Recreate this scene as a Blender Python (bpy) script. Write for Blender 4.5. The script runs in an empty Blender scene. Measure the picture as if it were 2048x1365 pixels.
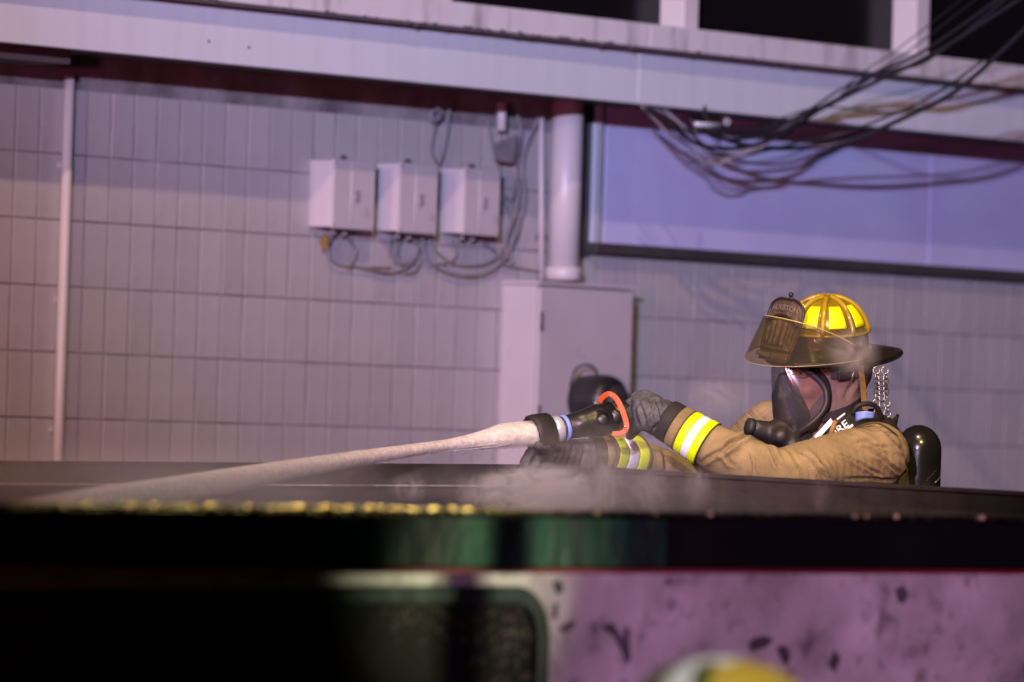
import bpy, bmesh, math, random
import numpy as np
from mathutils import Vector, Matrix, noise as mnoise
random.seed(7)
S = bpy.context.scene
C = S.collection
R = math.radians
V = Vector

# ------------------------------------------------------------------ camera
FPX = 11400.0                       # focal length in photo pixels (2048 wide)
cam_d = bpy.data.cameras.new('camera'); cam = bpy.data.objects.new('camera', cam_d); C.objects.link(cam)
cam_d.sensor_width = 36; cam_d.lens = FPX / 2048 * 36
CAM = V((0, 0, 1.52))
CROT = Matrix.Rotation(R(90 + 0.89), 3, 'X') @ Matrix.Rotation(R(1.72), 3, 'Z')
cam.matrix_world = Matrix.Translation(CAM) @ CROT.to_4x4()
cam_d.clip_start = 0.2; cam_d.clip_end = 200
cam_d.dof.use_dof = True; cam_d.dof.focus_distance = 14.05; cam_d.dof.aperture_fstop = 3.5
S.camera = cam

# ------------------------------------------------------------------ world, lamps, exposure
W = bpy.data.worlds.new('World'); S.world = W; W.use_nodes = True
W.node_tree.nodes['Background'].inputs[0].default_value = (0.10, 0.09, 0.22, 1)
W.node_tree.nodes['Background'].inputs[1].default_value = 0.022
S.view_settings.view_transform = 'Standard'; S.view_settings.look = 'None'
S.view_settings.gamma = 1; S.view_settings.exposure = 0; S.view_settings.use_curve_mapping = False

def spot(name, loc, target, color, power, cone, blend=.5, size=.15):
    d = bpy.data.lights.new(name, 'SPOT'); o = bpy.data.objects.new(name, d); C.objects.link(o)
    d.energy = power; d.color = color; d.spot_size = R(cone); d.spot_blend = blend; d.shadow_soft_size = size
    o.location = loc; o.rotation_euler = (V(target) - V(loc)).to_track_quat('-Z', 'Y').to_euler()
    return o
spot('flood_front', (-1.6, -.2, 4.3), (1.0, 19.0, 3.1), (.81, .56, .83), 10200, 21, .8, .10)
spot('blue_beacon', (-1.2, .4, 4.35), (.6, 18.6, 3.5), (.26, .50, 1.0), 7800, 19, .95, .10)
spot('scene_light_high', (.3, 9.3, 9.3), (.2, 17.4, 1.7), (1.0, .62, .42), 2100, 62, .7, .10)
spot('red_beacon', (-3.5, 3.0, 2.0), (.9, 18.6, 2.7), (1.0, .18, .36), 1600, 26, .9, .4)
spot('warm_fill', (-5.2, 7.6, 3.4), (-.8, 14.5, 1.4), (1.0, .76, .42), 1000, 40, .8, .12)  # added fill that warms the lower left wall and haze
spot('rim_glint_fill', (-.9, 12.0, 6.0), (-.30, 9.45, 1.38), (1.0, .76, .28), 4200, 16, .9, .06)  # added amber spot so the beads on the near rim shine
spot('jet_fill', (-2.0, 2.0, 3.2), (-.12, 13.1, 1.43), (.86, .93, 1.0), 2100, 9, .8, .10)  # added whitish fill to brighten jet, gloves and steam
spot('work_light', (2.0, 8.6, 5.4), (.70, 14.0, 1.52), (1.0, .78, .22), 900, 15, .7, .12)
spot('tail_light', (4.0, 6.9, 1.20), (.64, 10.48, 1.12), (1.0, .52, .95), 500, 25, .95, .25)
spot('amber_marker', (4.6, 7.5, 1.34), (-.02, 9.82, 1.27), (.98, 1.0, .62), 1050, 7.2, 1.0, .04)
spot('helmet_fill', (.9, 5.9, 4.2), (.32, 7.4, 1.2), (1.0, .92, .8), 270, 17, .5, .1)  # added fill to lift the dark foreground helmet

# ------------------------------------------------------------------ pixel -> place helpers
def ray(px, py):
    return (CROT @ V(((px - 1024) / FPX, -(py - 682.5) / FPX, -1))).normalized()
def P(px, py, Y):
    d = ray(px, py); return CAM + d * (Y / d.y)
CI = CROT.inverted()
def pix(p):
    q = CI @ (V(p) - CAM); return (1024 + FPX * q.x / -q.z, 682.5 - FPX * q.y / -q.z)
WA = math.atan2(.749, .663)                     # wall direction
U = V((math.cos(WA), math.sin(WA), 0)); N = V((U.y, -U.x, 0)); Z = V((0, 0, 1))
WO = V((P(1024, 682, 18.4).x, 18.4, 0))
def wp(px, py, t=0.0):                          # pixel -> (s, z) on the plane t metres proud of the wall
    d = ray(px, py); k = (WO + N * t - CAM).dot(N) / d.dot(N); p = CAM + d * k
    return ((p - WO).dot(U), p.z)
def wpt(s, t, z): return WO + U * s + N * t + Z * z
def wx(px, py, t=0.0): s, z = wp(px, py, t); return wpt(s, t, z)

# ------------------------------------------------------------------ materials
def lk(nt, a, b): nt.links.new(a, b)
def mat(name, col, rough=.6, metal=0., var=.0, vs=8., bump=0., bs=60., spec=.5, coat=0., dirt=None, dirt_amt=.0, dirt_scale=4., objrand=0., stretch=None, dlo=.48, dhi=.62):
    m = bpy.data.materials.new(name); m.use_nodes = True; nt = m.node_tree; b = nt.nodes['Principled BSDF']
    b.inputs['Base Color'].default_value = (*col, 1); b.inputs['Roughness'].default_value = rough
    b.inputs['Metallic'].default_value = metal; b.inputs['Specular IOR Level'].default_value = spec
    b.inputs['Coat Weight'].default_value = coat
    tc = nt.nodes.new('ShaderNodeTexCoord'); mp = nt.nodes.new('ShaderNodeMapping'); lk(nt, tc.outputs['Object'], mp.inputs[0])
    if stretch: mp.inputs['Scale'].default_value = stretch
    cur = None
    if var > 0 or objrand > 0:
        n = nt.nodes.new('ShaderNodeTexNoise'); n.inputs['Scale'].default_value = vs; n.inputs['Detail'].default_value = 6; lk(nt, mp.outputs[0], n.inputs[0])
        mr = nt.nodes.new('ShaderNodeMapRange'); mr.inputs[1].default_value = .25; mr.inputs[2].default_value = .75
        mr.inputs[3].default_value = 1 - var; mr.inputs[4].default_value = 1 + var; lk(nt, n.outputs[0], mr.inputs[0])
        val = mr.outputs[0]
        if objrand > 0:
            oi = nt.nodes.new('ShaderNodeObjectInfo'); m2 = nt.nodes.new('ShaderNodeMapRange'); m2.inputs[3].default_value = 1 - objrand; m2.inputs[4].default_value = 1 + objrand
            lk(nt, oi.outputs['Random'], m2.inputs[0]); mm = nt.nodes.new('ShaderNodeMath'); mm.operation = 'MULTIPLY'
            lk(nt, val, mm.inputs[0]); lk(nt, m2.outputs[0], mm.inputs[1]); val = mm.outputs[0]
        vm = nt.nodes.new('ShaderNodeVectorMath'); vm.operation = 'SCALE'; vm.inputs[0].default_value = col; lk(nt, val, vm.inputs['Scale']); cur = vm.outputs[0]
    if dirt:
        n = nt.nodes.new('ShaderNodeTexNoise'); n.inputs['Scale'].default_value = dirt_scale; n.inputs['Detail'].default_value = 8; n.inputs['Roughness'].default_value = .65; lk(nt, mp.outputs[0], n.inputs[0])
        mr = nt.nodes.new('ShaderNodeMapRange'); mr.inputs[1].default_value = dlo; mr.inputs[2].default_value = dhi; mr.inputs[4].default_value = dirt_amt; lk(nt, n.outputs[0], mr.inputs[0])
        mx = nt.nodes.new('ShaderNodeMix'); mx.data_type = 'RGBA'; lk(nt, mr.outputs[0], mx.inputs[0])
        mx.inputs[6].default_value = (*col, 1); mx.inputs[7].default_value = (*dirt, 1)
        if cur: lk(nt, cur, mx.inputs[6])
        cur = mx.outputs[2]
    if cur: lk(nt, cur, b.inputs['Base Color'])
    if bump > 0:
        n = nt.nodes.new('ShaderNodeTexNoise'); n.inputs['Scale'].default_value = bs; n.inputs['Detail'].default_value = 5; lk(nt, mp.outputs[0], n.inputs[0])
        bp = nt.nodes.new('ShaderNodeBump'); bp.inputs['Strength'].default_value = bump; bp.inputs['Distance'].default_value = .01
        lk(nt, n.outputs[0], bp.inputs['Height']); lk(nt, bp.outputs[0], b.inputs['Normal'])
    return m
def glassy(name, col, alpha, rough=.05, ior=1.5):
    m = bpy.data.materials.new(name); m.use_nodes = True; nt = m.node_tree; nt.nodes.clear()
    o = nt.nodes.new('ShaderNodeOutputMaterial'); t = nt.nodes.new('ShaderNodeBsdfTransparent'); t.inputs[0].default_value = (*col, 1)
    d = nt.nodes.new('ShaderNodeBsdfDiffuse'); d.inputs[0].default_value = (*[c * .5 for c in col], 1)
    a = nt.nodes.new('ShaderNodeMixShader'); a.inputs[0].default_value = alpha; lk(nt, t.outputs[0], a.inputs[1]); lk(nt, d.outputs[0], a.inputs[2])
    g = nt.nodes.new('ShaderNodeBsdfGlossy'); g.inputs['Roughness'].default_value = rough; f = nt.nodes.new('ShaderNodeFresnel'); 
    ge = nt.nodes.new('ShaderNodeNewGeometry'); mi = nt.nodes.new('ShaderNodeMapRange'); mi.inputs[3].default_value = ior; mi.inputs[4].default_value = 1 / ior; lk(nt, ge.outputs['Backfacing'], mi.inputs[0]); lk(nt, mi.outputs[0], f.inputs[0])
    x = nt.nodes.new('ShaderNodeMixShader'); lk(nt, f.outputs[0], x.inputs[0]); lk(nt, a.outputs[0], x.inputs[1]); lk(nt, g.outputs[0], x.inputs[2]); lk(nt, x.outputs[0], o.inputs[0])
    return m
M = {}
M['tile'] = mat('painted_tile', (.36, .345, .35), .42, var=.05, vs=9, bump=.12, bs=18, objrand=.045, dirt=(.16, .13, .11), dirt_amt=.35, dirt_scale=3, dlo=.55, dhi=.75)
M['mortar'] = mat('mortar', (.18, .17, .17), .9, var=.6, vs=7, bump=.3)
M['fascia'] = mat('fascia_paint', (.50, .53, .57), .5, var=.05, vs=3, bump=.05, bs=10, dirt=(.44, .43, .45), dirt_amt=.3, dirt_scale=2.2, stretch=(6, 6, .5), dlo=.52, dhi=.75)
M['ledge'] = mat('ledge_paint', (.54, .52, .53), .5, var=.06, vs=3, dirt=(.14, .12, .12), dirt_amt=.75, dirt_scale=2.0, stretch=(5, 5, .8), dlo=.52, dhi=.72)
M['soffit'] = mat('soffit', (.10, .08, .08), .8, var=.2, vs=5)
M['grime'] = mat('grime', (.07, .06, .07), .9, var=.4, vs=40, bump=.5, bs=120)
M['mullion'] = mat('mullion', (.52, .49, .49), .4)
M['glass'] = mat('window_glass', (.006, .005, .006), .22, spec=.25)
M['board'] = mat('blue_board', (.45, .46, .68), .45, var=.04, vs=2, bump=.02, bs=4, dirt=(.38, .36, .58), dirt_amt=.5, dirt_scale=1.2)
M['dark_metal'] = mat('dark_metal', (.045, .04, .04), .5, var=.2, vs=10)
M['bright_metal'] = mat('bright_metal', (.55, .60, .68), .35, metal=.3)
M['pipe'] = mat('pipe_paint', (.46, .43, .44), .4, var=.06, vs=5)
M['box'] = mat('box_paint', (.42, .385, .40), .42, var=.05, vs=6, dirt=(.16, .12, .10), dirt_amt=.6, dirt_scale=9, dlo=.62, dhi=.72)
M['cable_grey'] = mat('cable_grey', (.19, .175, .185), .6, var=.3, vs=12)
M['cable_black'] = mat('cable_black', (.012, .012, .016), .45)
M['black'] = mat('black_plastic', (.014, .014, .015), .38, var=.2, vs=20, bump=.1, bs=60)
M['rubber'] = mat('rubber', (.020, .019, .020), .6, var=.3, vs=20, bump=.1, bs=80)
M['ochre'] = mat('foam_ochre', (.22, .13, .03), .9, bump=.6, bs=60)
M['ground'] = mat('asphalt', (.05, .05, .052), .7, var=.3, vs=3, bump=.4, bs=60)
M['steel'] = mat('dark_steel', (.032, .033, .031), .55, var=.3, vs=4, bump=.25, bs=25, dirt=(.065, .06, .055), dirt_amt=.8, dirt_scale=5, stretch=(1, 1, .35))
M['green'] = mat('rail_green_sheen', (.003, .062, .038), .42, var=.4, vs=10, bump=.4, bs=30, dirt=(.004, .006, .005), dirt_amt=.97, dirt_scale=7, stretch=(1, 1, .45), dlo=.40, dhi=.58)  # green light on the black rail, put into colour and blotches
M['frame_green'] = mat('frame_green', (.002, .014, .010), .5, var=.4, vs=12, bump=.3, bs=30)
M['pale'] = mat('pale_chipped_paint', (.46, .42, .42), .5, var=.40, vs=9, bump=.25, bs=20, dirt=(.03, .022, .022), dirt_amt=.7, dirt_scale=20, dlo=.54, dhi=.70)
M['scorch'] = mat('scorched_paint', (.020, .017, .015), .6, spec=.1, var=.7, vs=14, bump=.5, bs=60, dirt=(.006, .006, .006), dirt_amt=1, dirt_scale=7, dlo=.38, dhi=.54)
M['wet_edge'] = mat('wet_edge', (.30, .28, .26), .3, var=.6, vs=60)
M['rail'] = mat('black_rail_paint', (.004, .004, .005), .6, spec=.08, var=.3, vs=8, bump=.3, bs=30)
M['red'] = mat('red_stripe', (.14, .004, .01), .5)
M['crust'] = mat('wet_crust', (.022, .015, .008), .5, var=.5, vs=30, bump=.4, bs=90, coat=.2)
M['jacket'] = mat('jacket_canvas', (.31, .235, .125), .85, var=.22, vs=9, bump=.3, bs=230, dirt=(.11, .080, .05), dirt_amt=.75, dirt_scale=6, dlo=.47, dhi=.72, spec=.2)
M['seam'] = mat('seam_thread', (.10, .065, .035), .9)
M['lime'] = mat('lime_trim', (.72, 1.0, .0), .5, bump=.08, bs=300)
M['silver'] = mat('silver_trim', (.86, .90, .98), .35, bump=.1, bs=400)
M['glove'] = mat('glove_leather', (.095, .10, .115), .7, var=.35, vs=30, bump=.35, bs=120, dirt=(.03, .03, .032), dirt_amt=.8, dirt_scale=14, spec=.3)
M['liner'] = mat('cuff_liner', (.42, .36, .35), .85, bump=.2, bs=200)
M['strap_black'] = mat('black_webbing', (.018, .017, .017), .75, bump=.2, bs=300)
M['strap_tan'] = mat('tan_webbing', (.33, .19, .065), .85, var=.2, vs=40, bump=.25, bs=300)
M['hood'] = mat('hood_knit', (.20, .13, .12), .9, var=.15, vs=20, bump=.3, bs=260)
M['skin'] = mat('skin', (.60, .26, .17), .5, var=.08, vs=20)
M['eye_white'] = mat('eye_white', (.38, .33, .31), .3)
M['eye_dark'] = mat('eye_dark', (.02, .012, .01), .15)
M['brow'] = mat('eyebrow', (.03, .018, .012), .8)
M['helmet'] = mat('helmet_yellow', (.24, .165, .008), .25, var=.2, vs=18, bump=.12, bs=50, coat=.6, dirt=(.035, .022, .008), dirt_amt=.95, dirt_scale=6, dlo=.46, dhi=.66)
M['rib'] = mat('helmet_rib', (.40, .29, .012), .28, var=.2, vs=30, coat=.5, dirt=(.09, .06, .01), dirt_amt=.7, dirt_scale=14)
M['soot'] = mat('sooty_helmet', (.020, .017, .013), .32, var=.4, vs=18, bump=.2, bs=60, coat=.3)
M['patch'] = mat('fluo_patch', (.92, .98, .0), .45)
M['leather'] = mat('leather_shield', (.085, .060, .038), .45, var=.5, vs=30, bump=.5, bs=70, dirt=(.22, .17, .10), dirt_amt=.6, dirt_scale=24, dlo=.55, dhi=.7)
M['leather_dark'] = mat('leather_dark', (.022, .015, .012), .4, bump=.3, bs=80)
M['letter_worn'] = mat('worn_letters', (.16, .13, .09), .5)
M['visor'] = glassy('visor_plastic', (.80, .75, .60), .04, .14, 1.06)
M['lens'] = glassy('lens_plastic', (.84, .84, .88), .05, .12, 1.75)
M['mask'] = mat('mask_rubber', (.028, .025, .027), .48, var=.2, vs=20, bump=.1, bs=60)
M['chrome'] = mat('chrome', (.50, .48, .50), .36, metal=.9)
M['brass'] = mat('brass', (.30, .21, .09), .35, metal=.8, var=.3, vs=30)
M['orange'] = mat('orange_handle', (.62, .085, .02), .42, var=.08, vs=30, bump=.08, bs=80)
M['white'] = mat('white_print', (.85, .86, .9), .5)
M['blue_print'] = mat('blue_reflective', (.20, .32, .85), .4)
M['cylinder'] = mat('cylinder_composite', (.012, .012, .011), .24, var=.4, vs=14, bump=.08, bs=30, coat=.5, dirt=(.07, .055, .03), dirt_amt=.7, dirt_scale=5, dlo=.55, dhi=.7)
M['hose'] = mat('hose_jacket', (.10, .09, .085), .85, bump=.4, bs=200)
M['trouser'] = mat('trouser_canvas', (.30, .19, .085), .85, var=.12, vs=14, bump=.2, bs=230)

def volmat(name, dens, col=(.9, .88, .9), aniso=.0, scale=6., lo=.4, hi=.75, stretch=(1, 1, 1), ell=True, detail=4., shift=0., pw=1.):
    """density = dens * noise * soft falloff to the ellipsoid's edge (object space -1..1)"""
    m = bpy.data.materials.new(name); m.use_nodes = True; nt = m.node_tree; nt.nodes.clear()
    o = nt.nodes.new('ShaderNodeOutputMaterial'); v = nt.nodes.new('ShaderNodeVolumePrincipled'); lk(nt, v.outputs[0], o.inputs['Volume'])
    v.inputs['Color'].default_value = (*col, 1); v.inputs['Anisotropy'].default_value = aniso
    tc = nt.nodes.new('ShaderNodeTexCoord'); mp = nt.nodes.new('ShaderNodeMapping'); lk(nt, tc.outputs['Object'], mp.inputs[0])
    mp.inputs['Scale'].default_value = stretch; mp.inputs['Location'].default_value = (shift, shift * .7, shift * 1.3)
    n = nt.nodes.new('ShaderNodeTexNoise'); n.inputs['Scale'].default_value = scale; n.inputs['Detail'].default_value = detail; n.inputs['Distortion'].default_value = 1.2; lk(nt, mp.outputs[0], n.inputs[0])
    mr = nt.nodes.new('ShaderNodeMapRange'); mr.inputs[1].default_value = lo; mr.inputs[2].default_value = hi; mr.inputs[4].default_value = dens; lk(nt, n.outputs[0], mr.inputs[0])
    ln = nt.nodes.new('ShaderNodeVectorMath'); ln.operation = 'LENGTH'; lk(nt, tc.outputs['Object'], ln.inputs[0])
    f = nt.nodes.new('ShaderNodeMapRange'); f.interpolation_type = 'SMOOTHSTEP'; f.inputs[1].default_value = 1.0; f.inputs[2].default_value = .15; lk(nt, ln.outputs['Value'], f.inputs[0])
    x = nt.nodes.new('ShaderNodeMath'); x.operation = 'MULTIPLY'; lk(nt, mr.outputs[0], x.inputs[0]); lk(nt, f.outputs[0], x.inputs[1]); lk(nt, x.outputs[0], v.inputs['Density'])
    return m

# ------------------------------------------------------------------ mesh helpers (all verts in WORLD space)
class MB:
    def __init__(s): s.v = []; s.f = []; s.sm = []
    def add(s, vs, fs, smooth=False):
        b = len(s.v); s.v += [V(p) for p in vs]; s.f += [tuple(i + b for i in f) for f in fs]; s.sm += [smooth] * len(fs); return s
    def box8(s, p):   # p: 8 corners, bottom ring 0-3, top ring 4-7
        return s.add(p, [(3, 2, 1, 0), (4, 5, 6, 7), (0, 1, 5, 4), (1, 2, 6, 5), (2, 3, 7, 6), (3, 0, 4, 7)])
    def wbox(s, s0, s1, t0, t1, z0, z1):    # box in wall coordinates
        return s.box8([wpt(s0, t1, z0), wpt(s1, t1, z0), wpt(s1, t0, z0), wpt(s0, t0, z0), wpt(s0, t1, z1), wpt(s1, t1, z1), wpt(s1, t0, z1), wpt(s0, t0, z1)])
    def beam(s, a, b, side, h, w):          # box along a->b (top edge line), w towards 'side', h downwards
        a, b = V(a), V(b); sd = V(side).normalized() * w; dn = V((0, 0, -h))
        return s.box8([a + dn, b + dn, b + dn + sd, a + dn + sd, a, b, b + sd, a + sd])
    def tube(s, pts, r, seg=8, smooth=True, cap=True, flat=None):
        pts = [V(p) for p in pts]; n = len(pts); rr = r if hasattr(r, '__len__') else [r] * n
        t0 = (pts[1] - pts[0]).normalized(); up = V((0, 0, 1)) if abs(t0.z) < .9 else V((0, 1, 0))
        x = t0.cross(up).normalized(); vs = []
        for i in range(n):
            t = (pts[min(i + 1, n - 1)] - pts[max(i - 1, 0)]).normalized()
            x = (x - t * x.dot(t)).normalized(); y = t.cross(x)
            for k in range(seg):
                a = 2 * math.pi * k / seg; vs.append(pts[i] + (x * math.cos(a) + y * math.sin(a) * (flat or 1)) * rr[i])
        fs = [(i * seg + k, i * seg + (k + 1) % seg, (i + 1) * seg + (k + 1) % seg, (i + 1) * seg + k) for i in range(n - 1) for k in range(seg)]
        if cap: fs += [tuple(range(seg))[::-1], tuple(range((n - 1) * seg, n * seg))]
        return s.add(vs, fs, smooth)
    def lathe(s, o, ax, prof, seg=24, smooth=True, xdir=None, teeth=None):   # prof: (dist along axis, radius)
        ax = V(ax).normalized(); up = V((0, 0, 1)) if abs(ax.z) < .9 else V((0, 1, 0)); x = (xdir - ax * xdir.dot(ax)).normalized() if xdir else ax.cross(up).normalized(); y = ax.cross(x); vs = []
        for d, r in prof:
            for k in range(seg):
                a = 2 * math.pi * k / seg; q = r * (1 + (teeth if teeth and k % 2 else 0)); vs.append(V(o) + ax * d + (x * math.cos(a) + y * math.sin(a)) * q)
        n = len(prof)
        fs = [(i * seg + k, i * seg + (k + 1) % seg, (i + 1) * seg + (k + 1) % seg, (i + 1) * seg + k) for i in range(n - 1) for k in range(seg)]
        fs += [tuple(range(seg))[::-1], tuple(range((n - 1) * seg, n * seg))]
        return s.add(vs, fs, smooth)
    def grid(s, fn, nu, nv, thick=0., smooth=True):
        P_ = [[V(fn(i / (nu - 1), j / (nv - 1))) for j in range(nv)] for i in range(nu)]
        vs = [p for r_ in P_ for p in r_]; fs = [(i * nv + j, (i + 1) * nv + j, (i + 1) * nv + j + 1, i * nv + j + 1) for i in range(nu - 1) for j in range(nv - 1)]
        if thick:
            ns = [V() for _ in vs]
            for f in fs:
                nn = (vs[f[1]] - vs[f[0]]).cross(vs[f[3]] - vs[f[0]]) + (vs[f[3]] - vs[f[2]]).cross(vs[f[1]] - vs[f[2]])
                for i in f: ns[i] += nn
            b = len(vs); vs = vs + [vs[i] - ns[i].normalized() * thick for i in range(b)]
            fs2 = [tuple(i + b for i in f[::-1]) for f in fs]; rim = []
            ring = [i * nv for i in range(nu)] + [(nu - 1) * nv + j for j in range(1, nv)] + [i * nv + nv - 1 for i in range(nu - 2, -1, -1)] + [j for j in range(nv - 2, 0, -1)]
            for a, c in zip(ring, ring[1:] + ring[:1]): rim.append((c, a, a + b, c + b))
            fs = fs + fs2 + rim
        return s.add(vs, fs, smooth)
    def ball(s, c, r, sc=(1, 1, 1), rot=None, nu=12, nv=8, jit=0.):
        vs = []; m = rot or Matrix.Identity(3)
        for j in range(nv + 1):
            th = math.pi * j / nv
            for i in range(nu):
                a = 2 * math.pi * i / nu; q = V((math.sin(th) * math.cos(a) * sc[0], math.sin(th) * math.sin(a) * sc[1], math.cos(th) * sc[2])) * r
                if jit: q *= 1 + random.uniform(-jit, jit)
                vs.append(V(c) + m @ q)
        return s.add(vs, [(j * nu + i, (j + 1) * nu + i, (j + 1) * nu + (i + 1) % nu, j * nu + (i + 1) % nu) for j in range(nv) for i in range(nu)], True)
    def torus(s, c, nrm, R_, r, nu=16, nv=6, xs=1.):
        nrm = V(nrm).normalized(); up = V((0, 0, 1)) if abs(nrm.z) < .9 else V((1, 0, 0)); x = nrm.cross(up).normalized(); y = nrm.cross(x)
        vs = []
        for i in range(nu):
            a = 2 * math.pi * i / nu; d = x * math.cos(a) * xs + y * math.sin(a); cc = V(c) + d * R_; d = d.normalized()
            for j in range(nv):
                b = 2 * math.pi * j / nv; vs.append(cc + (d * math.cos(b) + nrm * math.sin(b)) * r)
        return s.add(vs, [(i * nv + j, ((i + 1) % nu) * nv + j, ((i + 1) % nu) * nv + (j + 1) % nv, i * nv + (j + 1) % nv) for i in range(nu) for j in range(nv)], True)

def smooth_pts(pts, n=8):      # Catmull-Rom
    pts = [V(p) for p in pts]; q = [pts[0] * 2 - pts[1]] + pts + [pts[-1] * 2 - pts[-2]]; out = []
    for i in range(1, len(q) - 2):
        for k in range(n):
            t = k / n; a, b, c, d = q[i - 1], q[i], q[i + 1], q[i + 2]
            out.append(.5 * ((2 * b) + (c - a) * t + (2 * a - 5 * b + 4 * c - d) * t * t + (3 * b - a - 3 * c + d) * t ** 3))
    out.append(pts[-1]); return out
def lerpr(rs, n): 
    out = []
    m = (len(rs) - 1) * n + 1
    for i in range(m):
        k = min(int(i / n), len(rs) - 2); t = i / n - k; out.append(rs[k] * (1 - t) + rs[k + 1] * t)
    return out

def thing(name, label, cat, loc, group=None, rotz=0):
    o = bpy.data.objects.new(name, None); C.objects.link(o); o.location = loc; o.rotation_euler = (0, 0, rotz)
    o['label'] = label; o['category'] = cat
    if group: o['group'] = group
    o.empty_display_size = .05
    return o
def tag(o, label, cat, group=None, kind=None):
    if label: o['label'] = label
    if cat: o['category'] = cat
    if group: o['group'] = group
    if kind: o['kind'] = kind
    return o
def wmat(o):
    m = Matrix.Translation(o.location) @ o.rotation_euler.to_matrix().to_4x4()
    return (wmat(o.parent) @ m) if o.parent else m
def obj(name, mb, m, parent=None, loc=None, bevel=0., kind=None, sub=0, seg=2):
    """one mesh object; world-space vertices are moved into the object's own frame"""
    me = bpy.data.meshes.new(name)
    if parent is not None: B = wmat(parent)
    else: B = Matrix.Identity(4)
    if loc is None:
        loc = sum(mb.v, V()) / max(1, len(mb.v)) if parent is None else (B @ V())
        if parent is None: loc.z = min(p.z for p in mb.v)
    B2 = Matrix.Translation(B.inverted() @ V(loc)); inv = (B @ B2).inverted()
    me.from_pydata([inv @ p for p in mb.v], [], mb.f); me.polygons.foreach_set('use_smooth', mb.sm)
    bm = bmesh.new(); bm.from_mesh(me); bmesh.ops.remove_doubles(bm, verts=bm.verts, dist=1e-6); bmesh.ops.recalc_face_normals(bm, faces=bm.faces); bm.to_mesh(me); bm.free()
    me.materials.append(m)
    o = bpy.data.objects.new(name, me); C.objects.link(o); o.parent = parent; o.location = B2.translation
    if bevel: 
        md = o.modifiers.new('b', 'BEVEL'); md.width = bevel; md.segments = seg; md.limit_method = 'ANGLE'; md.angle_limit = R(35)
    if sub: md = o.modifiers.new('s', 'SUBSURF'); md.levels = md.render_levels = sub
    if kind: o['kind'] = kind
    return o
def remesh(mb, voxel, smooth=4, fac=.6):
    """voxel-union of overlapping solids -> one continuous smooth surface (returns MB)"""
    me = bpy.data.meshes.new('tmp'); me.from_pydata(mb.v, [], mb.f); o = bpy.data.objects.new('tmp', me); C.objects.link(o)
    md = o.modifiers.new('r', 'REMESH'); md.mode = 'VOXEL'; md.voxel_size = voxel; md.use_smooth_shade = True
    md = o.modifiers.new('s', 'SMOOTH'); md.iterations = smooth; md.factor = fac
    dg = bpy.context.evaluated_depsgraph_get(); dg.update(); e = o.evaluated_get(dg); m2 = e.to_mesh()
    out = MB(); vs = np.empty(len(m2.vertices) * 3, 'f'); m2.vertices.foreach_get('co', vs); vs = vs.reshape(-1, 3)
    ns = np.empty(len(m2.vertices) * 3, 'f'); m2.vertices.foreach_get('normal', ns); out.nrm = ns.reshape(-1, 3)
    out.v = [V(p) for p in vs.tolist()]; out.f = [tuple(p.vertices) for p in m2.polygons]; out.sm = [True] * len(out.f)
    e.to_mesh_clear(); bpy.data.objects.remove(o); bpy.data.meshes.remove(me)
    return out
def limb(mb, pts, rs, sc=(1, 1, 1)):
    pts = [V(p) for p in pts]
    for i in range(len(pts) - 1):
        L = (pts[i + 1] - pts[i]).length; n = max(2, int(L / (min(rs[i], rs[i + 1]) * .3)))
        for k in range(n + (i == len(pts) - 2)):
            t = k / n; mb.ball(pts[i].lerp(pts[i + 1], t), rs[i] * (1 - t) + rs[i + 1] * t, sc, nu=14, nv=9)
def folds(mb, lst, noise_amp=.0, noise_scale=8.):
    """displace along the normals: lst of (pxA, pyA, pxB, pyB, width m, depth m)"""
    co = np.array([tuple(p) for p in mb.v]); nr = mb.nrm
    q = (co - np.array(CAM)) @ np.array(CROT)         # rows: CROT^T * v
    px = 1024 + FPX * q[:, 0] / -q[:, 2]; py = 682.5 - FPX * q[:, 1] / -q[:, 2]
    face = np.clip(-nr[:, 1] * 2 + .3, 0, 1); d = np.zeros(len(co))
    for (ax, ay, bx, by, w, amp) in lst:
        w = w * 803; L = math.hypot(bx - ax, by - ay); ux, uy = (bx - ax) / L, (by - ay) / L
        t = (px - ax) * ux + (py - ay) * uy; e = (px - ax) * -uy + (py - ay) * ux
        e = e + np.sin(t / L * 5) * w * .5
        win = np.clip(np.minimum(t, L - t) / (L * .3) + .35, 0, 1); win = win * win * (3 - 2 * win)
        d += amp * face * win * (-1.2 * np.exp(-(e / w) ** 2) + .9 * np.exp(-((e - 1.9 * w) / (1.3 * w)) ** 2) + .5 * np.exp(-((e + 1.9 * w) / (1.3 * w)) ** 2))
    if noise_amp:
        for i, p in enumerate(mb.v):
            s_ = V((p.x * noise_scale, p.y * noise_scale, p.z * noise_scale * 1.3))
            a = 1 - abs(mnoise.noise(s_)) * 2.2; b = mnoise.noise(s_ * 2.3)
            d[i] += noise_amp * (a * .6 + b * .5)
    co = co + nr * d[:, None]; mb.v = [V(p) for p in co.tolist()]; return mb

# ================================================================== GROUND
g = MB(); g.add([(-60, -20, 0), (60, -20, 0), (60, 100, 0), (-60, 100, 0)], [(0, 1, 2, 3)])
tag(obj('ground', g, M['ground'], loc=(0, 0, 0)), 'wet dark asphalt ground under the container', None, kind='structure')

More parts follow.
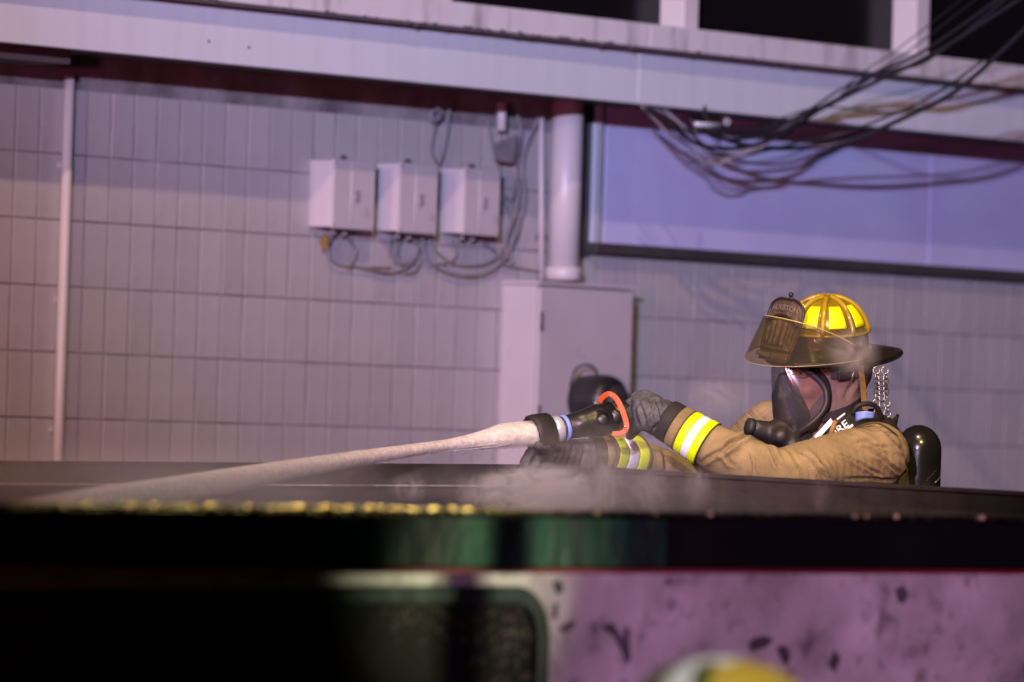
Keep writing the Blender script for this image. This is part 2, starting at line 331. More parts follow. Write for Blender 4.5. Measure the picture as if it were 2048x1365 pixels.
# ================================================================== BUILDING
S0, S1 = wp(0, 700)[0] - 1.2, wp(2048, 700)[0] + 1.6
bld = thing('building', 'grey tiled commercial building wall under a pale fascia and dark upper windows', 'building', wpt(0, 0, 0), rotz=WA)
FT = .34                                                  # how far the fascia stands out
def fz(x, y, t=FT): return wp(x, y, t)[1]
z_fb = fz(1024, 183); z_lip = fz(1024, 66, FT + .04)
z_fb = .5 * (z_fb + fz(500, 133)); z_win = fz(1640, 87, FT + .04)
obj('wall', MB().wbox(S0, S1, -.3, .0082, 0, z_fb + .06), M['mortar'], bld)
# tiles
TW, TH = .0978, .1955
zrow = wp(560, 597)[1]                                    # a joint height
s_first = wp(213, 400)[0]
panel_s0, panel_z0 = wp(1176, 492)[0], wp(1176, 497)[1]
def tile_mesh():
    mb = MB(); w, h = TW / 2 - .0034, TH / 2 - .0026
    c = .0018
    vs = [(-w, 0, -h), (w, 0, -h), (w, 0, h), (-w, 0, h), (-w, -.0098, -h), (w, -.0098, -h), (w, -.0098, h), (-w, -.0098, h), (-w + c, -.0105, -h + c), (w - c, -.0105, -h + c), (w - c, -.0105, h - c), (-w + c, -.0105, h - c)]
    fs = [(0, 1, 5, 4), (1, 2, 6, 5), (2, 3, 7, 6), (3, 0, 4, 7), (4, 5, 9, 8), (5, 6, 10, 9), (6, 7, 11, 10), (7, 4, 8, 11), (8, 9, 10, 11)]
    me = bpy.data.meshes.new('tile'); me.from_pydata(vs, [], fs); me.materials.append(M['tile']); return me, vs, fs
tme, tvs, tfs = tile_mesh(); cand = []
k0 = int((S0 - s_first) / TW) - 1
for k in range(k0, k0 + 120):
    sc_ = s_first + (k + .5) * TW
    if sc_ < S0 or sc_ > S1: continue
    for r in range(-9, 8):
        zc = zrow + (r + .5) * TH
        if zc < .1 or zc + TH / 2 > z_fb + .04: continue
        if sc_ + TW / 2 > panel_s0 and zc - TH / 2 > panel_z0 - .02: continue
        x, y = pix(wpt(sc_, 0, zc)); vis = (-30 < x < 2080 and 100 < y < 985)
        cand.append((0 if vis else 1, abs(y - 560) + abs(x - 1024) * .3, sc_, zc, vis))
cand.sort(); singles = cand[:300]; rest = cand[300:]
for (_, _, sc_, zc, _) in singles:
    o = bpy.data.objects.new('tile', tme); C.objects.link(o); o.parent = bld
    o.location = (sc_ , -.0004 + random.uniform(-.0012, .0012), zc)
    o.rotation_euler = (random.gauss(0, .006), random.gauss(0, .004), random.gauss(0, .010))
mb = MB()
for (_, _, sc_, zc, _) in rest: mb.add([wpt(sc_ + a, -b, zc + c) for a, b, c in tvs], tfs)
obj('tile_field', mb, M['tile'], bld, kind='stuff')
# fascia: two boards that meet at a seam, soffit behind
seam = wp(1277, 150, FT)[0]
for a, b in ((S0, seam - .002), (seam + .002, S1)):
    obj('fascia_board', MB().wbox(a, b, FT - .03, FT, z_fb, z_lip - .012), M['fascia'], bld, bevel=.002)
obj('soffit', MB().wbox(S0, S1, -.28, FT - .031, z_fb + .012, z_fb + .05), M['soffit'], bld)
sb = wp(130, 150, .2)[0]
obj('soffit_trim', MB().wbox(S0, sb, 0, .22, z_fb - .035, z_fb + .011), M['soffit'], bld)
obj('drip_edge', MB().wbox(S0, S1, FT - .03, FT + .052, z_lip - .011, z_lip - .003), M['grime'], bld)
for a, b in ((S0, seam - .0015), (seam + .0015, S1)):
    obj('ledge_board', MB().wbox(a, b, FT - .03, FT + .046, z_lip, z_win), M['ledge'], bld, bevel=.002)
# grime lumps along the drip edge
mb = MB()
for i in range(90):
    s_ = random.uniform(S0 + 1, S1 - 1.2) if random.random() < .3 else random.gauss(seam - .75, .5); r_ = random.uniform(.003, .009)
    mb.ball(wpt(s_, FT + .048, z_lip - .004 + random.uniform(-.005, .006)), r_, (1.6, 1, .8), nu=6, nv=4, jit=.2)
obj('grime_line', mb, M['grime'], bld, kind='stuff')
# fixing heads on the fascia
for (x, y) in ((417, 83), (497, 95)):
    obj('fixing', MB().lathe(wx(x, y, FT), N, [(0, .0045), (.003, .0035)], 8), M['grime'], bld)
# upper windows
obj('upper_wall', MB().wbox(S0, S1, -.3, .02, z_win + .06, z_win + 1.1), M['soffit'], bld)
obj('window_sill', MB().wbox(S0, S1, .02, FT - .031, z_lip + .01, z_win - .003), M['ledge'], bld)
t_w = FT - .02
m1 = wp(1368, 30, t_w)[0]; m2 = wp(1832, 60, t_w)[0]; mw = .075; pitch = m2 - m1
edges = [m1 - pitch * 1, m1, m2, m2 + pitch]
m0 = wp(903, 0, t_w)[0]
for i in range(-2, 3):
    a = m1 + pitch * i
    w_ = obj('window', MB().wbox(a, a + mw, t_w - .12, t_w, z_win + .001, z_win + 1.05), M['mullion'], bld, bevel=.004)
    tag(w_, None, None)
    left = a + mw; right = a + pitch
    if i == -1: left = max(left, m0)
    if i < -1: continue
    obj('pane', MB().wbox(left + .001, right - .001, t_w - .11, t_w - .10, z_win + .004, z_win + 1.04), M['glass'], w_)
    obj('glazing_bead', MB().wbox(left + .001, right - .001, t_w - .099, t_w - .06, z_win + .0015, z_win + .006), M['dark_metal'], w_)
obj('pier', MB().wbox(S0, m0, t_w - .13, t_w + .001, z_win + .0015, z_win + 1.05), M['ledge'], bld)

# ================================================================== BLUE BOARD (covered shopfront panel)
bd = thing('covered_window', 'wide blue lit board over a window, dark sill and pale left frame', 'window', wpt(panel_s0, 0, 0), rotz=WA)
pz1 = z_fb + .04
obj('board_sheet', MB().wbox(panel_s0 + .06, wp(1852, 400)[0], -.25, .016, panel_z0 + .0, pz1), M['board'], bd)
obj('board_sheet', MB().wbox(wp(1852, 400)[0] + .0015, S1, -.25, .0185, panel_z0 + .0, pz1), M['board'], bd)
fl = wp(1186, 400, .03)[0]
obj('frame_side', MB().wbox(fl, fl + .036, -.1, .035, panel_z0 + .012, pz1), M['bright_metal'], bd, bevel=.003)
obj('frame_side', MB().wbox(fl - .045, fl - .002, -.1, .02, panel_z0 - .03, pz1), M['dark_metal'], bd)
obj('sill', MB().wbox(fl - .01, S1, -.1, .06, wp(1300, 513, .06)[1], wp(1300, 492, .06)[1]), M['dark_metal'], bd, bevel=.004)

# ================================================================== PIPES
def vpipe(name, label, px, y0, y1, r, t, m, collar=()):
    s_ = wp(px, (y0 + y1) / 2, t)[0]; z1, z0 = wp(px, y0, t)[1], wp(px, y1, t)[1]
    th = thing(name, label, 'pipe', wpt(s_, t, z0), rotz=WA)
    obj('pipe_run', MB().tube([wpt(s_, t, z0), wpt(s_, t, z1)], r, 20), m, th)
    for c in collar:
        zc = wp(px, c, t)[1]; obj('collar', MB().lathe(wpt(s_, t, zc - .022), Z, [(0, r + .001), (.002, r + .008), (.042, r + .008), (.044, r + .001)], 20), m, th)
    return th, s_
pl, sp = vpipe('downpipe', 'thin pale downpipe on the tiled wall at far left', 120, 150, 1400, .016, .03, M['pipe'])
for y in (330, 600, 860):
    zc = wp(120, y, .03)[1]; obj('bracket', MB().wbox(sp - .018, sp + .018, 0.002, .014, zc - .008, zc + .008), M['pipe'], pl)
pc, sp2 = vpipe('conduit', 'thick pale conduit pipe rising from the tall cabinet to the soffit', 1131, 190, 562, .052, .07, M['pipe'], (548,))
obj('bracket', MB().wbox(sp2 - .075, sp2 + .075, .002, .016, wp(1131, 478, 0)[1] - .01, wp(1131, 478, 0)[1] + .01), M['cable_grey'], pc)
mb = MB().tube([wx(1083, 235, .03), wx(1083, 560, .03)], .009, 8)
tag(obj('thin_conduit', mb, M['pipe']), 'thin grey conduit beside the thick pipe above the cabinet', 'pipe')

# ================================================================== TALL CABINET
cd = .165
cs0 = wp(1075, 700, cd)[0]; cs1 = wp(1266, 700, cd)[0]; cz1 = wp(1170, 573, cd)[1]
cab = thing('utility_cabinet', 'tall pale steel cabinet below the thick conduit pipe', 'cabinet', wpt(cs0, 0, 0), rotz=WA)
obj('body', MB().wbox(cs0, cs1, .002, cd - .014, .35, cz1 - .004), M['box'], cab, bevel=.004)
obj('door', MB().wbox(cs0 + .006, cs1 - .006, cd - .013, cd, .37, cz1 - .012), M['box'], cab, bevel=.003)
obj('top_cap', MB().wbox(cs0 - .004, cs1 + .004, .001, cd + .006, cz1 - .003, cz1 + .008), M['box'], cab, bevel=.002)
hx = cs0 + .012
for z_ in (cz1 - .12, cz1 - .42): obj('hinge', MB().tube([wpt(hx, cd + .004, z_ - .03), wpt(hx, cd + .004, z_ + .03)], .005, 8), M['dark_metal'], cab)
# black meter with its wire loop
mc = V(wx(1199, 802, cd + .07)); cs_, cz_ = wp(1199, 802, cd + .07)
mt = thing('meter', 'black round-topped meter on the cabinet behind the nozzle', 'meter', wpt(cs_, cd, cz_), rotz=WA)
obj('housing', MB().lathe(wpt(cs_, cd + .002, cz_), N, [(0, .080), (.03, .084), (.10, .084), (.125, .076), (.138, .055)], 28), M['black'], mt)
obj('dial_cover', MB().lathe(wpt(cs_, cd + .138, cz_), N, [(0, .052), (.016, .050), (.026, .034), (.03, .0)], 24), M['rubber'], mt)
lp = [wx(1140, 775, cd + .05), wx(1150, 742, cd + .06), wx(1170, 730, cd + .06), wx(1190, 738, cd + .06), wx(1196, 760, cd + .05)]
obj('wire_loop', MB().tube(smooth_pts(lp), .004, 6), M['cable_black'], mt)

# ================================================================== THREE JUNCTION BOXES
bx = [(625, 755, 313, 462, 'leftmost grey junction box, warm lit, tan foam under its corner'), (757, 880, 320, 470, 'middle grey junction box between two others on the tiled wall'), (887, 1005, 330, 474, 'rightmost grey junction box beside the hanging wire bundle')]
D = .10
for (x0, x1, y0, y1, lab) in bx:
    xf = x0 + 42
    a = wp(xf, (y0 + y1) / 2, D)[0]; b = wp(x1 - 6, (y0 + y1) / 2, D)[0]; zt = wp((xf + x1) / 2, y0 + 8, D)[1]; zb = wp((xf + x1) / 2, y1 - 2, D)[1]
    t = thing('junction_box', lab, 'junction box', wpt(a, 0, zb), 'three junction boxes on the tiled wall', rotz=WA)
    # body has a chamfered left cheek like the photo
    w0 = a - .012
    mb = MB(); ring = [(w0, .004), (w0, .03), (a, D - .012), (b, D - .012), (b, .004)]
    vs = [wpt(s_, t_, zb + .004) for s_, t_ in ring] + [wpt(s_, t_, zt - .004) for s_, t_ in ring]
    mb.add(vs, [(0, 1, 2, 3, 4)[::-1], (5, 6, 7, 8, 9)] + [(i, (i + 1) % 5, (i + 1) % 5 + 5, i + 5) for i in range(5)]); obj('body', mb, M['box'], t, bevel=.003)
    obj('lid', MB().wbox(a - .001, b + .004, D - .0115, D, zb, zt), M['box'], t, bevel=.004)
    mid = (a + b) / 2
    obj('lid_fold', MB().tube([wpt(mid - .012, D, zb + .008), wpt(mid - .012, D, zt - .008)], .0022, 6), M['pipe'], t)
    obj('latch', MB().wbox(mid + .002, mid + .014, D + .001, D + .010, (zb + zt) / 2 - .02, (zb + zt) / 2 + .014), M['cable_grey'], t, bevel=.002)
    obj('top_hook', MB().tube([wpt(mid - .01, .05, zt), wpt(mid - .006, .05, zt + .012), wpt(mid + .006, .05, zt + .012), wpt(mid + .012, .05, zt)], .005, 6), M['grime'], t)
    for qx, qz in ((a + .006, zb + .012), (b - .003, zb + .012), (a + .006, zt - .012), (b - .003, zt - .012)): obj('screw', MB().lathe(wpt(qx, D, qz), N, [(0, .0035), (.002, .003)], 8), M['cable_grey'], t)
    obj('back_plate', MB().wbox(w0 - .022, b + .012, .0015, .0095, zb - .02, zt + .022), M['cable_grey'], t, bevel=.002)
    for dx in (-.03, .02): obj('gland', MB().lathe(wpt(mid + dx, .045, zb - .018), Z, [(0, .008), (.004, .011), (.018, .011)], 10), M['cable_grey'], t)
fo = MB(); fo.ball(wx(650, 486, .02), .022, (.7, .6, 1.2), nu=12, nv=8, jit=.12)
tag(obj('foam_lump', fo, M['ochre']), 'small tan foam lump stuck under the leftmost junction box', 'foam')

# ================================================================== WALL WIRING
def cable(pts, r, label, name='wire', m='cable_grey', group='wires looping under and beside the junction boxes', cat='wire', t=.03):
    p = [wx(q[0], q[1], q[2] if len(q) > 2 else t) for q in pts]
    return tag(obj(name, MB().tube(smooth_pts(p, 7), r * .72, 6), M[m]), label, cat, group)
wires = [
 ([(690, 470), (712, 500), (704, 525), (700, 530), (740, 540), (790, 545), (830, 520), (838, 478)], .006, 'wire hanging below the leftmost junction box and rising into the middle one'),
 ([(668, 470), (655, 500), (672, 528), (720, 534), (780, 536)], .0045, 'thin wire sagging from the tan foam lump towards the middle box'),
 ([(782, 474), (780, 505), (800, 530), (830, 515), (845, 482)], .006, 'small U-shaped wire under the middle junction box'),
 ([(800, 474), (795, 510), (812, 548), (838, 530), (828, 478)], .0045, 'thin deeper U-shaped wire under the middle junction box'),
 ([(845, 470), (850, 510), (880, 540), (930, 553), (975, 545), (1010, 515), (1032, 470)], .008, 'thickest lowest wire loop under the rightmost junction box'),
 ([(858, 470), (870, 500), (905, 528), (950, 532), (990, 518), (1015, 480)], .006, 'second wire loop up under the rightmost junction box'),
 ([(905, 478), (912, 505), (900, 525), (860, 530)], .005, 'short wire dropping from the left gland of the rightmost box'),
 ([(960, 480), (990, 505), (1010, 530), (1060, 540), (1090, 548)], .006, 'wire running from the rightmost box to the foot of the thin conduit'),
 ([(878, 215), (868, 260), (862, 300), (873, 325)], .007, 'wire dropping from the soffit left of the rightmost box'),
 ([(900, 215), (893, 270), (885, 310), (877, 330)], .007, 'wire from the soffit meeting another above the box gap'),
 ([(975, 240), (985, 290), (996, 330), (1008, 400), (1025, 440)], .006, 'wire passing the top right corner of the rightmost box'),
 ([(1035, 230), (1042, 260), (1036, 300), (1032, 340), (1038, 380), (1030, 430), (1012, 480), (1015, 520)], .009, 'thickest wire running down just right of the boxes'),
 ([(1078, 235), (1065, 265), (1050, 300), (1045, 345), (1050, 390), (1040, 440), (1022, 490), (1025, 530)], .008, 'outer wire bending in from the soffit near the conduit'),
 ([(1003, 210), (1010, 260), (1022, 300), (1032, 345), (1024, 400), (1004, 385)], .006, 'wire curling back towards the rightmost box'),
 ([(1022, 300), (1030, 350), (1022, 410), (1040, 450), (1018, 500), (1000, 512)], .006, 'inner wire of the bundle right of the boxes'),
 ([(1090, 530), (1120, 515), (1128, 490), (1148, 535), (1158, 545)], .004, 'thin wire zigzagging over the foot of the thick conduit'),
]
for p, r, lab in wires: cable(p, r, lab)
# coil + splice closure at the soffit
mb = MB()
for i in range(4): mb.torus(wx(872 + random.uniform(-5, 5), 232 + random.uniform(-5, 5), .04 + .006 * i), N + V((0, 0, random.uniform(-.2, .2))), .022 - .002 * i, .0035)
tag(obj('wire_coil', mb, M['cable_grey']), 'small coil of wire tucked under the soffit', 'wire coil')
mb = MB(); mb.box8([wx(988, 322, .03), wx(1030, 328, .03), wx(1030, 328, .07), wx(988, 322, .07), wx(984, 290, .03), wx(1036, 268, .03), wx(1036, 268, .07), wx(984, 290, .07)])
tag(obj('splice_closure', mb, M['cable_grey'], bevel=.006), 'grey splice closure in the wire bundle above the rightmost box', 'splice box')
tag(obj('stub_pipe', MB().tube([wx(1003, 205, .05), wx(1003, 262, .05)], .016, 14), M['pipe']), 'short pale stub pipe poking down from the soffit', 'pipe')

# ================================================================== OVERHEAD CABLES (attach at the fascia, fly off up right)
ov = [
 # (px, py, metres proud of the wall)
 ([(1290, 215, 0.370), (1340, 250, 0.388), (1400, 290, 0.412), (1480, 296, 0.448), (1560, 272, 0.502), (1640, 220, 0.484), (1760, 160, 0.748), (1880, 100, 1.012), (2100, -40, 1.496)], .0075, 'thick black cable crossing lowest under the first window post'),
 ([(1380, 240, 0.382), (1440, 278, 0.418), (1540, 268, 0.472), (1600, 236, 0.532), (1680, 195, 0.572), (1760, 145, 0.748), (1860, 95, 0.968), (2080, -60, 1.452)], .0060, 'black cable running just above the thickest one'),
 ([(1400, 262, 0.388), (1500, 292, 0.442), (1600, 296, 0.487), (1700, 282, 0.616), (1800, 240, 0.836), (1900, 190, 1.056), (1980, 125, 1.232), (2090, 20, 1.474)], .0085, 'thickest black cable sagging across the fascia to the upper right'),
 ([(1420, 260, 0.382), (1520, 262, 0.448), (1610, 225, 0.517), (1690, 175, 0.594), (1790, 140, 0.814), (1870, 112, 0.990), (2070, -50, 1.430)], .0050, 'medium black cable inside the bundle below the window post'),
 ([(1560, 262, 0.472), (1640, 222, 0.484), (1720, 160, 0.660), (1800, 115, 0.836), (1990, -30, 1.254)], .0026, 'thin wire crossing the window post highest of all'),
 ([(1600, 230, 0.472), (1680, 180, 0.572), (1740, 135, 0.704), (1800, 95, 0.836), (1960, -30, 1.188)], .0022, 'second thin wire on top of the cable bundle'),
 ([(1340, 245, 0.382), (1400, 268, 0.412), (1520, 250, 0.457), (1640, 215, 0.484), (1760, 225, 0.748), (1840, 215, 0.924), (1920, 180, 1.100), (1985, 115, 1.243)], .0030, 'thin wire sagging in front of the pale fascia'),
 ([(1370, 250, 0.388), (1420, 300, 0.406), (1480, 312, 0.427), (1540, 300, 0.457), (1600, 285, 0.502), (1700, 262, 0.616), (1850, 200, 0.946), (1970, 120, 1.210)], .0042, 'black cable looping below the soffit shadow'),
]
for p, r, lab in ov:
    tag(obj('overhead_cable', MB().tube(smooth_pts([wx(*q) for q in p], 10), r * .95, 7), M['cable_black']), lab, 'cable', 'overhead cables fixed at the fascia corner')
drops = [([(1283, 212, .33), (1310, 240, .34), (1345, 275, .36), (1385, 300, .38), (1400, 318, .40), (1430, 330, .42), (1462, 318, .45)], .0065, 'pale cable drooping lowest from the soffit edge'),
         ([(1300, 212, .30), (1350, 240, .33), (1395, 285, .38), (1415, 312, .4), (1450, 318, .42), (1520, 300, .5)], .0055, 'grey cable drooping beside the splice clamp'),
         ([(1325, 215, .30), (1370, 255, .36), (1408, 288, .4), (1470, 305, .45), (1530, 292, .55)], .0045, 'thin grey cable hanging behind the clamp'),
         ([(1290, 222, .30), (1335, 265, .33), (1350, 275, .34), (1400, 262, .36), (1450, 265, .4)], .004, 'thin pale cable looping back up to the clamp')]
for p, r, lab in drops:
    tag(obj('drooping_cable', MB().tube(smooth_pts([wx(*q) for q in p], 8), r * .75, 6), M['cable_grey']), lab, 'cable', 'grey cables drooping from the soffit')
cl = thing('cable_clamp', 'small bright metal cable clamp hanging under the fascia', 'clamp', wx(1415, 250, .42))
obj('clamp_bar', MB().tube([wx(1390, 249, .42), wx(1446, 252, .42)], .0085, 8), M['bright_metal'], cl)
obj('clamp_eye', MB().torus(wx(1454, 244, .42), N, .011, .003), M['bright_metal'], cl)
obj('hanger', MB().tube(smooth_pts([wx(1410, 214, .36), wx(1407, 226, .38), wx(1418, 245, .42)]), .0055, 6), M['cable_black'], cl)

# ================================================================== CONTAINER
NR_Y = lambda px: 9.8 + (px - 1024) / 1024 * .98      # near rail depth
def nrp(px, py, back=0.): return P(px, py, NR_Y(px)) - N * back
ZR = CAM.z - .143
# near side as boxes in a frame parallel to the wall
NO = V((0, 9.8, 0))
def ns(px, py, t=0.):       # pixel -> s,z on near-side plane offset t toward camera
    d = ray(px, py); k = (NO + N * t - CAM).dot(N) / d.dot(N); p = CAM + d * k; return (p - NO).dot(U), p.z
def npt(s_, t, z): return NO + U * s_ + N * t + Z * z
def nbox(mb, s0, s1, t0, t1, z0, z1):
    return mb.box8([npt(s0, t1, z0), npt(s1, t1, z0), npt(s1, t0, z0), npt(s0, t0, z0), npt(s0, t1, z1), npt(s1, t1, z1), npt(s1, t0, z1), npt(s0, t0, z1)])
zt = ns(1024, 1028)[1]; zb = ns(1024, 1137)[1]
n0, n1 = ns(-160, 1028)[0], ns(2200, 1028)[0]
con = thing('waste_container', 'open-top steel waste container, black rail with painted green sheen, chipped pale side, smouldering inside', 'container', npt(0, 0, 0), rotz=WA)
obj('near_rail', nbox(MB(), n0, n1, -.09, 0, zb, zt), M['rail'], con, bevel=.008)
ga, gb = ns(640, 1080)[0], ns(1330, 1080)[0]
obj('green_sheen_plate', nbox(MB(), ga, gb, -.01, .0018, zb + .003, zt - .006), M['green'], con, bevel=.001)  # green reflection on the black rail, built as a coloured plate
obj('red_edge', nbox(MB(), n0, n1, -.085, -.004, zb - .009, zb - .0005), M['red'], con)
RD = -.085
obj('side_panel', nbox(MB(), n0, n1, RD - .012, RD, .22, zb - .0095), M['pale'], con)
# dark rounded frame with scorched field inside, left part of the side
a0 = ns(-330, 1180, RD)[0]; a1 = ns(1090, 1180, RD)[0]; az = ns(1000, 1172, RD)[1]
def rrect(s0, s1, z0, z1, r, n=8):
    out = []
    for cx, cz, a in ((s1 - r, z1 - r, 0), (s0 + r, z1 - r, 90), (s0 + r, z0 + r, 180), (s1 - r, z0 + r, 270)):
        for k in range(n + 1):
            t = R(a + 90 * k / n); out.append((cx + r * math.cos(t), cz + r * math.sin(t)))
    return out
def plate(mb, outer, t0, t1):
    n = len(outer); vs = [npt(s_, t0, z) for s_, z in outer] + [npt(s_, t1, z) for s_, z in outer]
    return mb.add(vs, [tuple(range(n)), tuple(range(n, 2 * n))[::-1]] + [(i, (i + 1) % n, (i + 1) % n + n, i + n) for i in range(n)])
def ringp(mb, o, i_, t0, t1):
    n = len(o); vs = [npt(s_, t, z) for t in (t0, t1) for L in (o, i_) for s_, z in L]
    fs = []
    for k in range(n):
        j = (k + 1) % n; fs += [(k, j, n + j, n + k), (2 * n + k, 3 * n + k, 3 * n + j, 2 * n + j), (k, 2 * n + k, 2 * n + j, j), (n + k, n + j, 3 * n + j, 3 * n + k)]
    return mb.add(vs, fs)
obj('recess_field', plate(MB(), rrect(a0 + .02, a1 - .02, az - .62, az - .02, .07), RD + .0005, RD + .004), M['scorch'], con)
obj('recess_frame', ringp(MB(), rrect(a0, a1, az - .64, az, .09), rrect(a0 + .03, a1 - .03, az - .61, az - .03, .065), RD + .001, RD + .016), M['frame_green'], con, bevel=.003)
mb = MB()
# peeled flakes and scars on the pale side
flk = [[(1104, 1165), (1120, 1160), (1126, 1182), (1114, 1190)], [(1108, 1208), (1116, 1205), (1112, 1240), (1104, 1238)],
       [(1118, 1256), (1138, 1244), (1152, 1243), (1142, 1260), (1122, 1266)],
       [(1203, 1250), (1224, 1246), (1234, 1262), (1246, 1285), (1247, 1254), (1256, 1256), (1258, 1300), (1260, 1320), (1252, 1330), (1242, 1300), (1226, 1272), (1206, 1260)],
       [(1495, 1288), (1510, 1275), (1530, 1272), (1546, 1280), (1528, 1296), (1502, 1304)], [(1552, 1296), (1570, 1290), (1580, 1312), (1572, 1332), (1562, 1320)],
       [(1790, 1178), (1806, 1172), (1816, 1188), (1806, 1208), (1796, 1204)], [(1655, 1330), (1668, 1300), (1680, 1318), (1668, 1345)], [(1330, 1160), (1340, 1156), (1344, 1168), (1334, 1172)]]
for f in flk:
    p = [ns(x, y, RD) for x, y in f]; plate(mb, p, RD + .0006, RD + .0022)
obj('paint_scars', mb, M['grime'], con, kind='stuff')
# upright strap on the rail and small bits
# wet crust of ash along the near rail, droplets coloured gold as glints
mb = MB(); mb2 = MB()
for i in range(1500):
    px = random.uniform(-60, 2150); s_, _ = ns(px, 1024); t = random.uniform(-.085, -.004); r_ = random.uniform(.002, .0075) * (1.0 if px < 1100 else .8)
    mb.ball(npt(s_, t, zt + r_ * .25), r_, (1.3, 1, .75), nu=6, nv=4, jit=.25)
for i in range(56):
    px = random.triangular(60, 1070, 900) if i < 46 else random.uniform(1060, 2040); s_, _ = ns(px, 1024); t = random.uniform(-.016, -.003)
    r_ = random.uniform(.003, .0065); mb2.ball(npt(s_, t, zt + r_ * .8), r_, (1.2, 1, .8), nu=10, nv=7)
obj('ash_crust', mb, M['crust'], con, kind='stuff')
M['glint_drop'] = mat('gold_glint_drop', (.98, .80, .40), .4, metal=.2)  # gold lamplight on water drops, put into the bead colour
M['wet_speck'] = mat('wet_speck', (.13, .11, .10), .3)
mb3 = MB()
for i in range(150):
    q = random.choice(((1010, 1265, 34, 34), (1040, 1290, 24, 50), (870, 1215, 60, 25), (830, 1245, 50, 20), (1000, 1320, 40, 40)))
    s_, z_ = ns(random.gauss(q[0], q[2]), random.gauss(q[1], q[3]), RD)
    if s_ < a1 - .03 and z_ < az - .03: mb3.ball(npt(s_, RD + .004, z_), random.uniform(.0012, .0045), nu=8, nv=5, jit=.2)
obj('glint_beads', mb2, M['glint_drop'], con, kind='stuff')
obj('wet_specks', mb3, M['wet_speck'], con, kind='stuff')
# far rim: left rail, corner, right rail
L0 = P(-220, 920, 12.6); CN = P(1165, 930, 14.02); R1 = P(1300, 941, 13.62); R2 = P(2200, 992, 12.5)
bk = V((.25, 1, 0)).normalized()
obj('far_rail', MB().beam(L0, CN, -bk, .050, .035), M['steel'], con, bevel=.003)
obj('far_lip', MB().beam(L0 - Z * .0505 - bk * .001, CN - Z * .0505 - bk * .001, -bk, .004, .041), M['wet_edge'], con)
obj('far_panel', MB().beam(L0 - Z * .055, CN - Z * .055, bk, 1.1, .02), M['steel'], con)
mb = MB(); mb.tube([CN, R1], .012, 6); 
rs = V((-.2, -1, 0)).normalized()
mb = MB(); mb.beam(CN, R1, -rs, 1.15, .03); mb.beam(R1, R2, -rs, 1.15, .03)
obj('end_panel', mb, M['steel'], con, bevel=.003)
mb = MB(); mb.beam(CN + rs * .02, R1 + rs * .02, -rs, .010, .06); mb.beam(R1 + rs * .02, R2 + rs * .02, -rs, .010, .06)
obj('end_rail', mb, M['steel'], con, bevel=.002)
fl_ = MB(); fl_.add([npt(n0, -.1, .2), npt(n1, -.1, .2), V((R2.x, R2.y, .2)), V((CN.x, CN.y, .2)), V((L0.x, L0.y, .2))], [(0, 1, 2, 3, 4)])
obj('floor_plate', fl_, M['steel'], con)
# heap of charred waste inside the container
hp = MB()
def hpf(u, v):
    a = npt(n0 + (n1 - n0) * u, -.14, 0); b = L0.lerp(CN, u / .6) if u < .6 else (CN.lerp(R2, (u - .6) / .4)); p = a.lerp(V((b.x, b.y - .08, 0)), v)
    p.z = 1.0 + .10 * mnoise.noise(p * 3) + .08 * mnoise.noise(p * 9); return p
hp.grid(hpf, 60, 30)
tag(obj('charred_waste', hp, M['scorch']), 'heap of charred wet waste filling the container', 'waste', kind='stuff')
for sx in (.1, .9):
    for q in (npt(n0 + (n1 - n0) * sx, -.2, 0), ):
        obj('skid', nbox(MB(), n0 + (n1 - n0) * sx - .1, n0 + (n1 - n0) * sx + .1, -2.0, -.1, 0, .2), M['steel'], con)
# unseen post added out at the right so its shadow falls across the rail
post_b = V((2.25, 8.68, 0))
ps = thing('shadow_post', 'thin upright steel post, added out of view to shade the rail', 'post', post_b)
obj('post', MB().tube([post_b, post_b + Z * 2.1], .030, 12), M['steel'], ps); obj('foot_plate', MB().lathe(post_b, Z, [(0, .11), (.012, .11), (.02, .05)], 16), M['steel'], ps)

# ================================================================== FIREFIGHTER
FY = 14.15
yaw = R(40); fw = V((-math.cos(yaw), -math.sin(yaw), 0)); lf = V((math.sin(yaw), -math.cos(yaw), 0))
tilt = R(7)      # head leans towards its own left (camera)
Hc = P(1662, 745, FY)
HM = Matrix((fw, lf, Z)).transposed()
HM = Matrix.Rotation(tilt, 3, -fw) @ HM if False else Matrix.Rotation(-tilt, 3, fw) @ HM
# make sure the near side goes DOWN
if (HM @ V((0, 1, 0))).z > 0: HM = Matrix.Rotation(2 * tilt, 3, fw) @ HM
HM = Matrix.Rotation(R(3), 3, HM @ V((0, 1, 0))) @ HM       # chin slightly down
def H(x, y, z): return Hc + HM @ V((x, y, z))
Hh, HMh = Hc.copy(), HM.copy()          # helmet keeps this frame; face and mask are turned a little further
HM = Matrix.Rotation(R(-14), 3, 'Z') @ HM
if (HM @ V((1, 0, 0))).x > (HMh @ V((1, 0, 0))).x: HM = Matrix.Rotation(R(28), 3, 'Z') @ HM
Hc = Hc + V((-.012, 0, -.006))
ff = thing('person', 'firefighter in tan coat and air mask aiming a hose over the container rim', 'person', V((P(1700, 900, 14.2).x, 14.35, 0)))
# joints
shN = P(1752, 912, 13.98); elN = P(1560, 958, 13.78); cuN = P(1378, 868, 13.80); wrN = P(1338, 843, 13.82)
shF = P(1545, 868, 14.42); elF = P(1400, 985, 14.30); cuF = P(1215, 908, 14.0); wrF = P(1185, 908, 13.97)
nk = P(1690, 870, 14.25); ch = P(1660, 985, 14.28); hipc = V((ch.x + .12, 14.45, .95))
